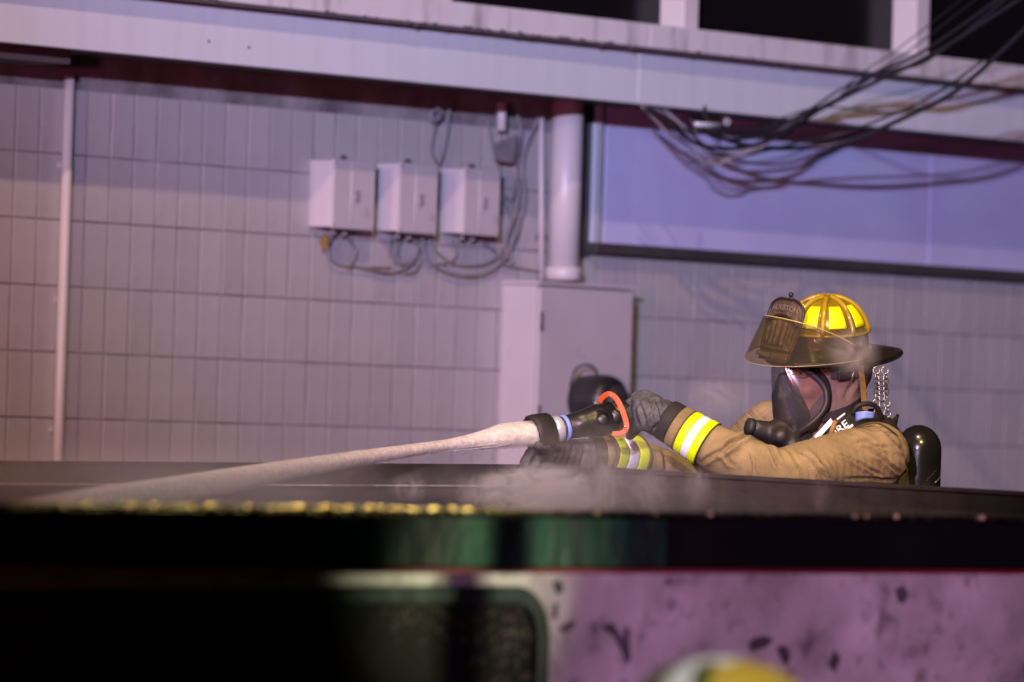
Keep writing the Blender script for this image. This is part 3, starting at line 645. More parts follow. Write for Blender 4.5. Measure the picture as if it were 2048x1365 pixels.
# head + neck: continuous body
b = MB()
b.ball(H(-.015, 0, .055), .1, (.98, .78, .9), HM); limb(b, [H(.03, 0, -.02), H(.045, 0, -.085)], [.062, .042])
limb(b, [H(.085, 0, .015), H(.103, 0, -.030)], [.011, .017]); b.ball(H(.066, .032, -.03), .026, (1, 1, 1)); b.ball(H(.066, -.032, -.03), .026)
b.ball(H(.074, 0, .045), .034, (.8, 1.35, .7), HM); limb(b, [H(-.02, 0, -.04), nk], [.062, .066]); limb(b, [nk, ch], [.07, .12]); limb(b, [ch, hipc], [.12, .11])
limb(b, [nk, shN], [.06, .05]); limb(b, [shN, elN, wrN], [.045, .038, .028]); limb(b, [nk, shF], [.06, .05]); limb(b, [shF, elF, wrF], [.045, .038, .028])
for sg in (-1, 1):
    hp_ = hipc + V((.1 * sg, .05 * sg, -.02)); kn = hp_ + V((-.04, -.06, -.42)); an = kn + V((.04, .06, -.42)); limb(b, [hp_, kn, an], [.085, .06, .04])
body = remesh(b, .006, 3); obj('body', body, M['skin'], ff)
# eyes and brows
for sg in (-1, 1):
    e = obj('eye', MB().ball(H(.0775, .032 * sg, .012), .0122, nu=14, nv=10), M['eye_white'], ff)
    obj('iris', MB().ball(H(.0875, .032 * sg - .001, .010), .0062, (.5, 1, 1), HM, nu=10, nv=8), M['eye_dark'], e)
    obj('eyebrow', MB().tube(smooth_pts([H(.098, .014 * sg, .032), H(.097, .034 * sg, .040), H(.082, .052 * sg, .030)], 4), .0045, 6), M['brow'], ff)
    obj('eyelid', MB().tube(smooth_pts([H(.086, .018 * sg, .006), H(.089, .032 * sg, .001), H(.081, .047 * sg, .006)], 4), .0045, 6), M['skin'], ff)
    obj('eyelid', MB().tube(smooth_pts([H(.088, .018 * sg, .016), H(.0915, .032 * sg, .0195), H(.083, .047 * sg, .014)], 4), .0052, 6), M['skin'], ff)
# hood over sides, back and neck
h = MB(); h.ball(H(-.028, 0, .03), .105, (.92, .88, 1.0), HM); limb(h, [H(-.025, 0, -.02), H(-.005, .012, -.085), nk + V((0, 0, -.01))], [.082, .074, .088])
hood = remesh(h, .006, 4)
hood.f = [f for f in hood.f]; hood = folds(hood, [(1690, 800, 1715, 750, .006, .004), (1700, 830, 1735, 790, .006, .005), (1715, 850, 1738, 815, .005, .005)], .0015, 22)
obj('hood', hood, M['hood'], ff)
# coat
j = MB()
limb(j, [shN, elN], [.083, .074]); limb(j, [elN, P(1450, 908, 13.78), cuN], [.070, .058, .050]); limb(j, [cuN, P(1362, 858, 13.81)], [.050, .048])
limb(j, [shF, elF], [.085, .068]); limb(j, [elF, P(1300, 925, 14.12), cuF], [.066, .046, .038])
limb(j, [shN + V((-.01, .03, 0)), P(1700, 930, 14.2), shF + V((.03, 0, -.03))], [.085, .115, .085])
limb(j, [P(1690, 950, 14.22), P(1680, 1040, 14.3), hipc + V((0, 0, .05)), hipc - V((0, 0, .18))], [.17, .18, .18, .19])
limb(j, [P(1758, 905, 14.08), P(1760, 965, 14.15)], [.066, .072])
jk = remesh(j, .0042, 5)
fl = [(1448, 896, 1500, 868, .008, .010), (1528, 884, 1562, 935, .008, .008), (1606, 905, 1652, 958, .008, .008), (1640, 925, 1668, 962, .007, .006),
      (1702, 868, 1752, 884, .006, .006), (1712, 884, 1775, 896, .006, .006), (1752, 852, 1806, 902, .006, .007), (1800, 890, 1822, 950, .006, .005),
      (1668, 905, 1770, 952, .005, .0045), (1690, 958, 1790, 958, .005, .004), (1405, 925, 1475, 885, .008, .006), (1440, 905, 1468, 930, .007, .006),
      (1500, 905, 1512, 950, .007, .005), (1570, 895, 1600, 930, .007, .004), (1480, 812, 1530, 850, .007, .006), (1450, 835, 1490, 860, .006, .005), (1745, 905, 1800, 945, .006, .006),
      (1282, 885, 1304, 935, .010, .003), (1322, 895, 1338, 940, .011, .004)]
jk = folds(jk, [(a, b, c, d, w * .62, h * 1.25) for a, b, c, d, w, h in fl], .0022, 11); coat = obj('coat', jk, M['jacket'], ff)
def band(mat_, a, b_, t0, t1, r0, r1, name, parent, wob=.0015, seg=40):
    a, b_ = V(a), V(b_); L = (b_ - a).length; d = (b_ - a) / L; prof = []
    for q in (0, .15, .5, .85, 1): tt = t0 + (t1 - t0) * q; prof.append((tt * L, (r0 + (r1 - r0) * tt) + (0.0018 if 0 < q < 1 else 0)))
    mb = MB(); mb.lathe(a, d, prof, seg)
    for i, p in enumerate(mb.v):
        c = a + d * (p - a).dot(d); v_ = p - c; ang = math.atan2(v_.z, v_.y)
        mb.v[i] = c + v_ * (1 + .025 * math.sin(2 * ang + .5) + .015 * math.sin(5 * ang)) 
    return obj(name, mb, M[mat_], parent)
# near sleeve cuff trim
A = P(1352, 852, 13.81); B_ = P(1432, 900, 13.78)
ra, rb_ = .0525, .0600
for m_, t0, t1, nm in (('seam', .205, .235, 'trim_edge'), ('lime', .235, .42, 'lime_stripe'), ('silver', .42, .60, 'silver_stripe'), ('lime', .60, .78, 'lime_stripe'), ('seam', .78, .80, 'trim_edge')):
    band(m_, A, B_, t0, t1, ra, rb_, nm, coat)
band('strap_black', A, B_, -.28, .0, ra - .001, ra + .003, 'cuff_binding', coat)
band('jacket', A, B_, -.0, .205, ra - .0005, ra + .0035, 'cuff_end', coat)
A2 = P(1188, 905, 13.97); B2 = P(1290, 917, 14.10)
for m_, t0, t1, nm in (('seam', .20, .23, 'trim_edge'), ('lime', .23, .42, 'lime_stripe'), ('silver', .42, .61, 'silver_stripe'), ('lime', .61, .80, 'lime_stripe'), ('seam', .80, .83, 'trim_edge')):
    band(m_, A2, B2, t0, t1, .046, .054, nm, coat)
band('jacket', A2, B2, .02, .20, .042, .046, 'cuff_end', coat)
# stitched stormflap line over the shoulder
obj('shoulder_seam', MB().tube(smooth_pts([P(1706, 858, 13.93), P(1750, 846, 13.90), P(1790, 868, 13.93), P(1812, 900, 13.98)], 6), .0025, 5), M['seam'], coat)
# collar
col = MB()
def colf(u, v):
    a = R(-150 + 300 * u); r_ = .098 + .012 * v; c = nk + V((0, 0, -.035 + .065 * v)) ; q = HM @ V((math.cos(a) * r_ * 1.05, math.sin(a) * r_, 0)); return c + q + V((.02, 0, .0)) + V((0, 0, -.03 * math.cos(a)))
col.grid(colf, 40, 6, .008); obj('collar', col, M['strap_black'], coat)
# air pack shoulder strap with white and blue print
def strip(mb, pts, w, wd, th=.003):
    pts = [V(p) for p in pts]; n = len(pts); wv = V(wd).normalized()
    def fn(u, v):
        i = u * (n - 1); k = min(int(i), n - 2); t = i - k; return pts[k].lerp(pts[k + 1], t) + wv * (v - .5) * w
    return mb.grid(fn, n * 2 - 1, 3, th, smooth=False)
# trousers + boots (behind the container wall)
tr = MB()
for sg in (-1, 1):
    hp_ = hipc + V((.1 * sg, .05 * sg, -.02)); kn = hp_ + V((-.04, -.06, -.42)); an = kn + V((.04, .06, -.36)); limb(tr, [hp_, kn, an], [.125, .10, .095])
obj('trousers', folds(remesh(tr, .012, 3), [], .006, 9), M['trouser'], ff)
for sg in (-1, 1):
    an = hipc + V((.1 * sg, .05 * sg, -.86)); bt = MB(); limb(bt, [an + V((0, 0, .12)), V((an.x, an.y, .07))], [.075, .07]); limb(bt, [V((an.x, an.y, .06)), V((an.x, an.y, .05)) + fw * .17], [.06, .045])
    obj('boot', remesh(bt, .010, 3), M['rubber'], ff)
# gloves
def finger(mb, pts, r): limb(mb, pts, [r * 1.08] + [r] * (len(pts) - 2) + [r * .88])
gN = MB()
kn = [P(1278, 800, 13.88), P(1277, 815, 13.85), P(1279, 832, 13.83), P(1283, 848, 13.82)]
limb(gN, [P(1334, 842, 13.82), P(1306, 826, 13.82)], [.036, .041]); limb(gN, [P(1308, 816, 13.84), P(1288, 808, 13.86)], [.032, .024]); limb(gN, [P(1308, 838, 13.80), P(1292, 842, 13.82)], [.034, .024])
limb(gN, [kn[0], kn[1], kn[2], kn[3]], [.017] * 4)
tips = [(1262, 806, 13.90, 1250, 818, 13.94), (1262, 824, 13.88, 1252, 838, 13.93), (1264, 843, 13.87, 1254, 856, 13.92), (1270, 860, 13.86, 1260, 872, 13.90)]
for k_, (x1, y1, Y1, x2, y2, Y2) in zip(kn, tips): finger(gN, [k_, P(x1, y1, Y1), P(x2, y2, Y2)], .0128)
finger(gN, [P(1310, 800, 13.86), P(1290, 790, 13.90), P(1270, 794, 13.94)], .0135)
gN = folds(remesh(gN, .0034, 3), [(1275, 800, 1300, 870, .004, .004), (1295, 790, 1318, 850, .004, .004), (1310, 800, 1330, 860, .004, .004), (1285, 845, 1320, 800, .004, .003), (1300, 868, 1335, 830, .004, .003), (1322, 800, 1338, 850, .004, .003)], .0016, 34)
gl = obj('glove', gN, M['glove'], ff)
band('glove', P(1334, 842, 13.82), P(1312, 829, 13.82), -.1, 1, .046, .042, 'glove_cuff', gl)
lin = MB(); strip(lin, [P(1324, 862, 13.772), P(1318, 846, 13.765), P(1326, 830, 13.772), P(1345, 822, 13.785)], .020, P(1350, 840, 13.78) - P(1330, 828, 13.78)); 
band('liner', P(1358, 856, 13.81), P(1329, 838, 13.82), .20, 1.0, .0480, .0485, 'cuff_liner', gl)
gF = MB()
limb(gF, [P(1200, 908, 13.98), P(1160, 912, 13.96), P(1120, 910, 13.93)], [.037, .042, .036])
knF = [P(1088, 902, 13.84), P(1092, 914, 13.86), P(1098, 926, 13.89), P(1108, 934, 13.92)]
limb(gF, [P(1140, 905, 13.93), knF[0]], [.034, .018]); limb(gF, [P(1140, 918, 13.95), knF[3]], [.034, .018]); limb(gF, knF, [.018] * 4)
tF = [(1062, 905, 13.79, 1050, 925, 13.78, 1048, 950, 13.80), (1072, 918, 13.80, 1066, 936, 13.80, 1072, 948, 13.83), (1084, 932, 13.84, 1082, 946, 13.85, 1094, 952, 13.88), (1100, 942, 13.89, 1106, 952, 13.91, 1118, 950, 13.93)]
for k_, q in zip(knF, tF): finger(gF, [k_, P(*q[0:3]), P(*q[3:6]), P(*q[6:9])], .0128)
finger(gF, [P(1130, 893, 13.88), P(1100, 888, 13.80), P(1078, 892, 13.77)], .0135)
gF = folds(remesh(gF, .0034, 3), [(1120, 890, 1110, 935, .004, .003), (1145, 885, 1135, 940, .004, .003), (1170, 880, 1162, 940, .004, .003)], .0016, 34)
g2 = obj('glove', gF, M['glove'], ff)
band('strap_black', P(1205, 908, 13.98), P(1180, 909, 13.97), .0, .9, .0435, .0425, 'glove_cuff', g2)

# ------------------------------------------------------------------ breathing mask
mk = thing('breathing_mask', 'clear full-face breathing mask worn by the firefighter under the helmet', 'mask', H(.08, 0, -.05))
zt_, zb_ = .048, -.148
def lens_pt(th, v, off=0.):      # v 0 bottom .. 1 top
    z = zb_ + (zt_ - zb_) * v; w = .096 + .012 * math.sin(math.pi * v) - .046 * v - .022 * (1 - v) ** 3
    d = .108 + .008 * v - .035 * (1 - v) ** 2
    return H(.038 + (d + off) * math.cos(th), (w + off) * math.sin(th), z + .020 * (1 - math.cos(th)) * (.9 - 1.5 * v))
def THv(v): return R(36 + 52 * (1 - min(1, abs(2 * v - 1.05)) ** 2.4))
obj('lens', MB().grid(lambda u, v: lens_pt((2 * u - 1) * THv(v), v), 40, 20, .0025), M['lens'], mk)
def mb_edge(o=0.):
    e = [lens_pt((2 * u - 1) * THv(1), 1, .002 + o) for u in np.linspace(0, 1, 16)] + [lens_pt(THv(v), v, .002 + o) for v in np.linspace(.95, .05, 16)]
    e += [lens_pt(-(2 * u - 1) * THv(0), 0, .002 + o) for u in np.linspace(0, 1, 10)] + [lens_pt(-THv(v), v, .002 + o) for v in np.linspace(.05, .95, 16)]
    return e + [e[0]]
obj('lens_frame', MB().tube(smooth_pts(mb_edge(), 2), .0085, 8, cap=False), M['mask'], mk)
ei = mb_edge(); n_ = len(ei); back = []
for p in ei:
    q = HM.inverted() @ (p - Hc); back.append(H(q.x * .30 + .012, q.y * .93, q.z * .93 + .0))
obj('face_seal', MB().grid(lambda u, v: ei[min(n_ - 1, round(u * (n_ - 1)))].lerp(back[min(n_ - 1, round(u * (n_ - 1)))], v), n_, 4, .003), M['mask'], mk)
# nose cup
nc = MB(); limb(nc, [H(.119, 0, -.006), H(.108, 0, -.052), H(.090, 0, -.100)], [.017, .040, .050]); 
obj('nose_cup', remesh(nc, .005, 4), M['mask'], mk)
# regulator and chin assembly
rg = MB(); limb(rg, [H(.105, .0, -.128), H(.140, .005, -.145)], [.036, .033]); limb(rg, [H(.140, .0, -.145), H(.185, -.005, -.132)], [.029, .023])
limb(rg, [H(.07, .02, -.150), H(.115, .02, -.155)], [.028, .030]); limb(rg, [H(.115, .03, -.155), H(.10, .05, -.185)], [.026, .024]); rg.ball(H(.14, .035, -.145), .022)
obj('regulator', remesh(rg, .005, 3), M['mask'], mk)
obj('purge_knob', MB().lathe(H(.198, -.005, -.128), HM @ V((1, -.1, .25)), [(0, .019), (.006, .021), (.014, .021), (.018, .012)], 16, teeth=.08), M['rubber'], mk)
obj('air_hose', MB().tube(smooth_pts([H(.10, .055, -.19), H(.06, .085, -.215), H(.0, .11, -.235), H(-.06, .13, -.235)], 8), .012, 10), M['rubber'], mk)
# straps and buckle
for a_, b_, c_ in (((.035, .088, .012), (-.01, .098, .012), (-.075, .083, .02)), ((.05, .080, -.098), (-.02, .092, -.075), (-.085, .06, -.05))):
    st = MB(); strip(st, smooth_pts([H(*a_), H(*b_), H(*c_)], 5), .02, HM @ V((0, 0, 1)), .004); obj('head_strap', st, M['mask'], mk)
obj('buckle', MB().box8([H(-.012, .103, .0), H(.022, .103, -.002), H(.022, .092, -.002), H(-.012, .092, 0), H(-.010, .104, .024), H(.022, .104, .024), H(.022, .093, .024), H(-.010, .093, .024)]), M['rubber'], mk, bevel=.003)
obj('pin', MB().tube([H(-.014, .106, -.002), H(-.018, .107, .022)], .003, 6), M['chrome'], mk)

# ------------------------------------------------------------------ helmet
Hf, HMf = Hc, HM; Hc, HM = Hh + V((-.016, 0, .004)), Matrix.Rotation(R(4), 3, HMh @ V((0, 1, 0))) @ HMh
hm = thing('fire_helmet', 'yellow ribbed fire helmet with leather front and flip visor, on the firefighter', 'helmet', H(0, 0, .06))
def crown(th, v, off=0.):     # v 0 rim .. 1 apex
    a, b_ = .112 + off, .099 + off; e = math.sin(v * math.pi / 2); r_ = math.cos(v * math.pi / 2) ** .78
    return H(-.004 + a * r_ * math.cos(th), b_ * r_ * math.sin(th), .052 + (.130 + off) * e ** .95)
def crown_full(u, v): return crown(2 * math.pi * u, v * .999)
obj('crown', MB().grid(lambda u, v: crown_full(u, .22 + .78 * v), 65, 14), M['helmet'], hm)
obj('crown_base', MB().grid(lambda u, v: crown_full(u, .23 * v), 65, 6), M['soot'], hm)
ribs_th = [R(45 * k) for k in range(8)]
for th in ribs_th:
    pts = [crown(th, v, .004) for v in np.linspace(.22, .985, 14)]
    obj('rib', MB().tube(pts, [.0065] * 13 + [.005], 7), M['rib'], hm)
obj('top_cap', MB().lathe(H(-.004, 0, .181), HM @ V((0, 0, 1)), [(0, .016), (.006, .013), (.009, .004)], 12), M['rib'], hm)
for k in range(8):
    t0, t1 = R(45 * k + 8.5), R(45 * k + 36.5); v0, v1 = .32, .68
    def pf(u, v, t0=t0, t1=t1):
        sh = .30 * v * (t1 - t0) / 2 * .3; return crown(t0 + sh + (t1 - t0 - 2 * sh) * u, v0 + (v1 - v0) * v, .0022)
    obj('reflective_patch', MB().grid(pf, 8, 8, .0012), M['patch'], hm)
# skirt ridge between ribs
obj('band_ridge', MB().tube([crown(R(a), .22, .004) for a in range(0, 361, 6)], .004, 6, cap=False), M['rib'], hm)
# brim
def brim(u, v):
    th = 2 * math.pi * u; c, s_ = math.cos(th), math.sin(th)
    ox = (.162 if c > 0 else .232) ; ow = .130
    x0, y0 = .112 * c, .099 * s_; x1, y1 = ox * c, ow * s_ * (1 - .12 * max(0, -c))
    dz = -.010 * v - .010 * max(0, -c) ** 2 * v ** 1.5 + .004 * abs(s_) * v - .012 * max(0, c) * v
    dz -= .020 * v ** 3 * abs(s_) ** 2 * (1 if c < 0 else .3)
    return H(-.004 + x0 + (x1 - x0) * v, y0 + (y1 - y0) * v, .052 + dz)
obj('brim', MB().grid(brim, 73, 9, .006), M['soot'], hm)
obj('brim_edge', MB().tube([V(brim(u, 1)) for u in np.linspace(0, 1, 73)], .0048, 7, cap=False), M['rubber'], hm)
# leather front shield
def shield(u, v):    # u across -1..1, v 0 bottom 1 top
    w = (.050 + .012 * math.sin(v * 2.4)) ; w = w * (1 if v < .80 else math.sqrt(max(0, 1 - ((v - .80) / .205) ** 2)))
    y = u * w; x = .178 - .050 * v - 2.6 * y * y; return H(x, y, .040 + .152 * v)
sh_ = obj('front_shield', MB().grid(lambda u, v: shield(u * 2 - 1, v), 21, 26, .005), M['leather'], hm)
def off_shield(u, v, o): 
    p = V(shield(u, v)); return p + HM @ V((.95, 0, .3)) * o
ed = [off_shield(-1, v, .001) for v in np.linspace(0, .98, 20)] + [off_shield(1, v, .001) for v in np.linspace(.98, 0, 20)]
obj('shield_edge', MB().tube(ed, .0035, 6), M['leather_dark'], sh_)
obj('shield_panel', MB().grid(lambda u, v: off_shield((u * 2 - 1) * .93, .16 - .13 * (1 - v), .0025), 14, 4, .002), M['leather'], sh_)
obj('shield_rim', MB().tube([off_shield(u, .72 - .13 * u * u * 1.3, .005) for u in np.linspace(-.92, .92, 16)], .004, 6), M['leather_dark'], sh_)
obj('shield_rim', MB().tube([off_shield(u, .17, .004) for u in np.linspace(-.95, .95, 12)], .003, 6), M['leather_dark'], sh_)
for u_ in (-.32, .32): obj('emblem_column', MB().tube([off_shield(u_, v, .003) for v in np.linspace(.24, .62, 8)], .0075, 6), M['leather'], sh_)
obj('emblem_column', MB().tube([off_shield(0, v, .004) for v in np.linspace(.24, .64, 8)], .010, 6), M['leather'], sh_)
for u_ in (-.70, .70): obj('emblem_column', MB().tube([off_shield(u_, v, .002) for v in np.linspace(.28, .52, 6)], .006, 6), M['leather'], sh_)
obj('shield_finial', MB().ball(H(.118, 0, .200), .0065), M['leather_dark'], hm)
obj('shield_bracket', MB().tube([H(.12, 0, .192), H(.09, 0, .175)], .005, 6), M['dark_metal'], hm)
def text_on(txt, size, fn, m, parent, name):
    """letters laid on a curved surface: fn(u, v) with u,v in metres"""
    cu = bpy.data.curves.new('t', 'FONT'); cu.body = txt; cu.size = size; cu.align_x = 'CENTER'; cu.align_y = 'CENTER'; cu.extrude = .0008; cu.resolution_u = 2; cu.offset = size * .015
    o = bpy.data.objects.new('t', cu); C.objects.link(o); dg = bpy.context.evaluated_depsgraph_get(); me = o.evaluated_get(dg).to_mesh()
    mb = MB(); mb.add([fn(v.co.x, v.co.y, v.co.z) for v in me.vertices], [tuple(p.vertices) for p in me.polygons]); o.evaluated_get(dg).to_mesh_clear()
    bpy.data.objects.remove(o); return obj(name, mb, m, parent)
text_on('HOUSTON', .019, lambda x, y, z: off_shield(x / .060, .845 + y / .152 - 5 * x * x / .152 * .5, .0030 + z), M['letter_worn'], sh_, 'lettering')
text_on('FIRE DEPT', .013, lambda x, y, z: off_shield(x / .060, .085 + y / .152, .0055 + z), M['letter_worn'], sh_, 'lettering')
# flip visor in front of the shield
def vis(u, v):
    th = R(-82 + 164 * u); r0 = .180 + .050 * (1 - v); z = .150 - .098 * (1 - v) - .070 * (abs(2 * u - 1)) ** 2.2 * v + .0 * v
    z += -.016 * math.sin(math.pi * u) * (1 - v)
    return H(-.015 + r0 * 1.02 * math.cos(th) + .006, r0 * .74 * math.sin(th) * (.98), z)
obj('visor', MB().grid(vis, 44, 12, .0022), M['visor'], hm)
obj('visor_edge', MB().tube([V(vis(u, 1)) for u in np.linspace(0, 1, 44)], .0017, 5), mat('visor_edge', (.45, .36, .10), .2, coat=1), hm)
obj('visor_edge', MB().tube([V(vis(u, 0)) for u in np.linspace(0, 1, 44)], .0013, 5), mat('visor_low_edge', (.30, .26, .20), .2), hm)
for sg in (-1, 1):
    obj('visor_mount', MB().box8([H(-.030, .128 * sg, .060), H(.030, .136 * sg, .058), H(.030, .118 * sg, .058), H(-.030, .112 * sg, .060), H(-.030, .116 * sg, .098), H(.026, .124 * sg, .096), H(.026, .110 * sg, .096), H(-.030, .104 * sg, .098)]), M['soot'], hm, bevel=.004)
    obj('visor_screw', MB().lathe(H(-.004, .126 * sg, .080), HM @ V((0, sg, .2)), [(0, .007), (.005, .006)], 10), M['dark_metal'], hm)
obj('ratchet_knob', MB().lathe(H(-.110, .020, .000), HM @ V((-.8, .6, 0)), [(0, .018), (.012, .021), (.022, .019), (.025, .008)], 16, teeth=.05), M['rubber'], hm)
obj('ear_flap', MB().grid(lambda u, v: H(-.10 + .16 * u, .100 - .03 * abs(u - .45), .050 - .035 * v), 12, 4, .005), M['strap_black'], hm)
cs = MB(); strip(cs, smooth_pts([H(-.022, .104, .030), H(-.028, .110, -.03), H(-.038, .108, -.085), H(-.060, .112, -.135)], 6), .017, HM @ V((1, 0, .25)), .003)
obj('chin_strap', cs, M['strap_tan'], hm)
obj('brim_clip', MB().box8([P(1512, 708, 14.03), P(1538, 716, 14.03), P(1538, 716, 14.05), P(1512, 708, 14.05), P(1514, 700, 14.03), P(1542, 706, 14.03), P(1542, 706, 14.05), P(1514, 700, 14.05)]), M['dark_metal'], hm, bevel=.002)
# chain of rings under the tail of the brim
chn = thing('ring_chain', 'doubled metal ring chain hanging under the helmet tail', 'chain', P(1762, 735, 14.05))
ys = [741, 753, 763, 773, 783, 793, 806, 819, 828]
for i, y in enumerate(ys):
    for sx in (-9, 8):
        x = 1762 + sx * (1 if i < 6 else 1.25) + (i * .3); nr = V((.2, -1, .1)) if i % 2 == 0 else V((.9, -.45, .2))
        obj('ring', MB().torus(P(x, y, 14.05 + .004 * (i % 2)), nr, .0085, .0018, 14, 6), M['chrome'] if i not in (2, 3, 4) else M['dark_metal'], chn)
    if 1 <= i <= 6: obj('ring', MB().torus(P(1762 + i * .3, y + 4, 14.043), V((.5, -.8, .3)), .0075, .0018, 14, 6), M['chrome'], chn)
tl = obj('tail_pin', MB().tube([P(1766, 832, 14.05), P(1775, 872, 14.10)], .0028, 6), M['chrome'], chn)
obj('tail_strap', MB().tube([P(1757, 830, 14.05), P(1768, 868, 14.10)], .0045, 6, flat=.4), M['strap_black'], chn)

# ------------------------------------------------------------------ air pack
ap = thing('air_pack', 'black breathing-air cylinder on the firefighter back with printed shoulder strap', 'air pack', P(1842, 1000, 14.2))
cc = P(1843, 900, 14.18); rc = .0575
prof = [(0, .045), (.02, rc), (.60, rc)] + [(.60 + .062 * math.sin(a), rc * math.cos(a)) for a in np.linspace(.15, 1.5, 9)]
cyb = V((cc.x - .006, cc.y + .03, cc.z - .60))
obj('cylinder', MB().lathe(cyb, V((.0, -.015, 1)), prof, 36), M['cylinder'], ap)
obj('gauge_port', MB().lathe(cyb + V((-.020, -.040, .636)), V((-.35, -.7, .75)), [(0, .0065), (.003, .005)], 10), M['dark_metal'], ap)
obj('hook_wire', MB().tube(smooth_pts([P(1882, 940, 14.17), P(1880, 955, 14.14), P(1870, 966, 14.12)], 4), .0016, 5), M['chrome'], ap)
obj('back_frame', MB().box8([V(q) + cyb for q in ((-.12, .0, .0), (-.02, .03, .0), (-.04, .06, .0), (-.14, .03, .0), (-.12, .0, .52), (-.02, .03, .52), (-.04, .06, .52), (-.14, .03, .52))]), M['black'], ap, bevel=.01)
s1 = MB(); sp_ = smooth_pts([P(1620, 905, 13.965), P(1655, 880, 13.955), P(1690, 855, 13.955), P(1722, 836, 13.97), P(1748, 838, 14.0), P(1790, 850, 14.05), P(1812, 880, 14.12)], 6)
wdir = P(1662, 862, 13.97) - P(1680, 890, 13.945)
strip(s1, sp_, .052, wdir, .004); obj('shoulder_strap', s1, M['strap_black'], ap)
def on_strap(x0, y0, x1, y1, w, m, nm='strap_print', o=.010):
    a = P(x0, y0 - 7, 13.945 - o); b_ = P(x1, y1 - 7, 13.945 - o); mb = MB(); strip(mb, [a, a.lerp(b_, .5), b_], w, wdir, .0015); obj(nm, mb, M[m], ap)
on_strap(1631, 884, 1664, 848, .014, 'white'); on_strap(1661, 889, 1706, 857, .0065, 'white'); on_strap(1674, 846, 1690, 834, .004, 'white')
text_on('FIRE', .030, lambda x, y, z: (P(1678, 860, 13.931) + (P(1706, 837, 13.931) - P(1678, 860, 13.931)).normalized() * (x * 1.0) + wdir.normalized() * y * 1.0 + V((0, -1, 0)) * z), M['white'], ap, 'strap_print')
obj('strap_keeper', MB().tube([P(1671, 842, 13.927), P(1660, 872, 13.927)], .006, 6, flat=.4), M['strap_tan'], ap)
bp_ = MB(); bp_.grid(lambda u, v: P(1712 + 36 * u, 822 + 6 * abs(u - .5) + (18 - 6 * u) * v, 13.925 - .01 * math.sin(math.pi * u)), 8, 5, .002); obj('strap_pad', bp_, M['blue_print'], ap)
obj('pad_edge', MB().tube(smooth_pts([P(1704, 828, 13.95), P(1716, 812, 13.94), P(1738, 808, 13.95), P(1754, 816, 13.97), P(1764, 838, 14.0)], 5), .0065, 8), M['rubber'], ap)
obj('strap_buckle', MB().ball(P(1627, 882, 13.93), .010, (1.2, .5, .7)), M['blue_print'], ap)

# ------------------------------------------------------------------ nozzle
N1 = P(1068, 870, 13.80); N0 = P(1236, 832, 13.90); ax = (N1 - N0).normalized(); LN = (N1 - N0).length
nz = thing('fire_nozzle', 'black fire hose nozzle with orange bale handle held in gloved hands', 'nozzle', N0)
def nl(nm, m, prof, seg=32, teeth=None): return obj(nm, MB().lathe(N0, ax, prof, seg, teeth=teeth), M[m], nz)
L = LN
bp2 = nl('bumper', 'rubber', [(L - .048, .030), (L - .044, .043), (L - .004, .047), (L + .006, .0465), (L + .008, .042), (L + .004, .036), (L - .02, .034)], 36, .06)
nl('silver_ring', 'bright_metal', [(L - .073, .030), (L - .070, .0335), (L - .050, .0335), (L - .048, .030)])
nl('ring_gap', 'black', [(L - .080, .028), (L - .073, .0325), (L - .0725, .028)])
nl('blue_ring', 'blue_print', [(L - .090, .029), (L - .088, .0325), (L - .080, .0325), (L - .079, .028)])
nl('barrel', 'black', [(.015, .030), (.020, .040), (.060, .041), (.075, .037), (.100, .033), (L - .090, .029)])
nl('coupling', 'brass', [(-.030, .024), (-.028, .030), (.0, .031), (.012, .030), (.014, .026)])
obj('grip_boss', MB().lathe(N0 + ax * .045 + V((0, -.038, 0)), V((.1, -1, .1)), [(0, .017), (.010, .015), (.013, .009)], 18), M['black'], nz)
for a in (0, 1):  # pistol-free stop lugs
    obj('lug', MB().box8([N0 + ax * (.055 + .0 * a) + V((0, 0, .036)) + V(q) for q in ((-.015, -.008, 0), (.015, -.008, 0), (.015, .008, 0), (-.015, .008, 0), (-.012, -.006, .012), (.012, -.006, .012), (.012, .006, .012), (-.012, .006, .012))]), M['black'], nz, bevel=.002) if a == 0 else None
def uplate(Y, dy):
    cl_ = smooth_pts([P(1198, 805, Y + .02), P(1208, 793, Y + .01), P(1220, 789, Y), P(1234, 800, Y - .01), P(1246, 825, Y - .02), P(1253, 850, Y - .03), P(1249, 863, Y - .03), P(1238, 868, Y - .03), P(1224, 868, Y - .03)], 6)
    mb = MB(); n = len(cl_); vs = []
    for i, p in enumerate(cl_):
        t = (cl_[min(i + 1, n - 1)] - cl_[max(i - 1, 0)]).normalized(); w = t.cross(V((0, 1, 0))).normalized() * (.0068 if 3 < i < n - 3 else .006)
        for q in (w + V((0, -dy, 0)), w + V((0, dy, 0)), -w + V((0, dy, 0)), -w + V((0, -dy, 0))): vs.append(p + q)
    fs = [(i * 4 + k, i * 4 + (k + 1) % 4, (i + 1) * 4 + (k + 1) % 4, (i + 1) * 4 + k) for i in range(n - 1) for k in range(4)] + [(0, 1, 2, 3), (n * 4 - 1, n * 4 - 2, n * 4 - 3, n * 4 - 4)]
    return mb.add(vs, fs)
bl = obj('bale_handle', uplate(13.80, .012), M['orange'], nz, bevel=.0018)
for (x, y, Y) in ((1221, 792, 13.787), (1250, 854, 13.757)): obj('screw', MB().lathe(P(x, y, Y), V((0, -1, 0)), [(0, .0032), (.002, .0025)], 8), M['chrome'], bl)
obj('bale_pivot', MB().lathe(N0 + ax * .01 + V((0, -.034, 0)), V((0, -1, 0)), [(0, .018), (.008, .018), (.012, .010)], 18), M['black'], nz)
obj('valve_body', MB().lathe(N0 + ax * -.035, ax, [(0, .026), (.006, .033), (.03, .033), (.04, .028)], 20), M['black'], nz)
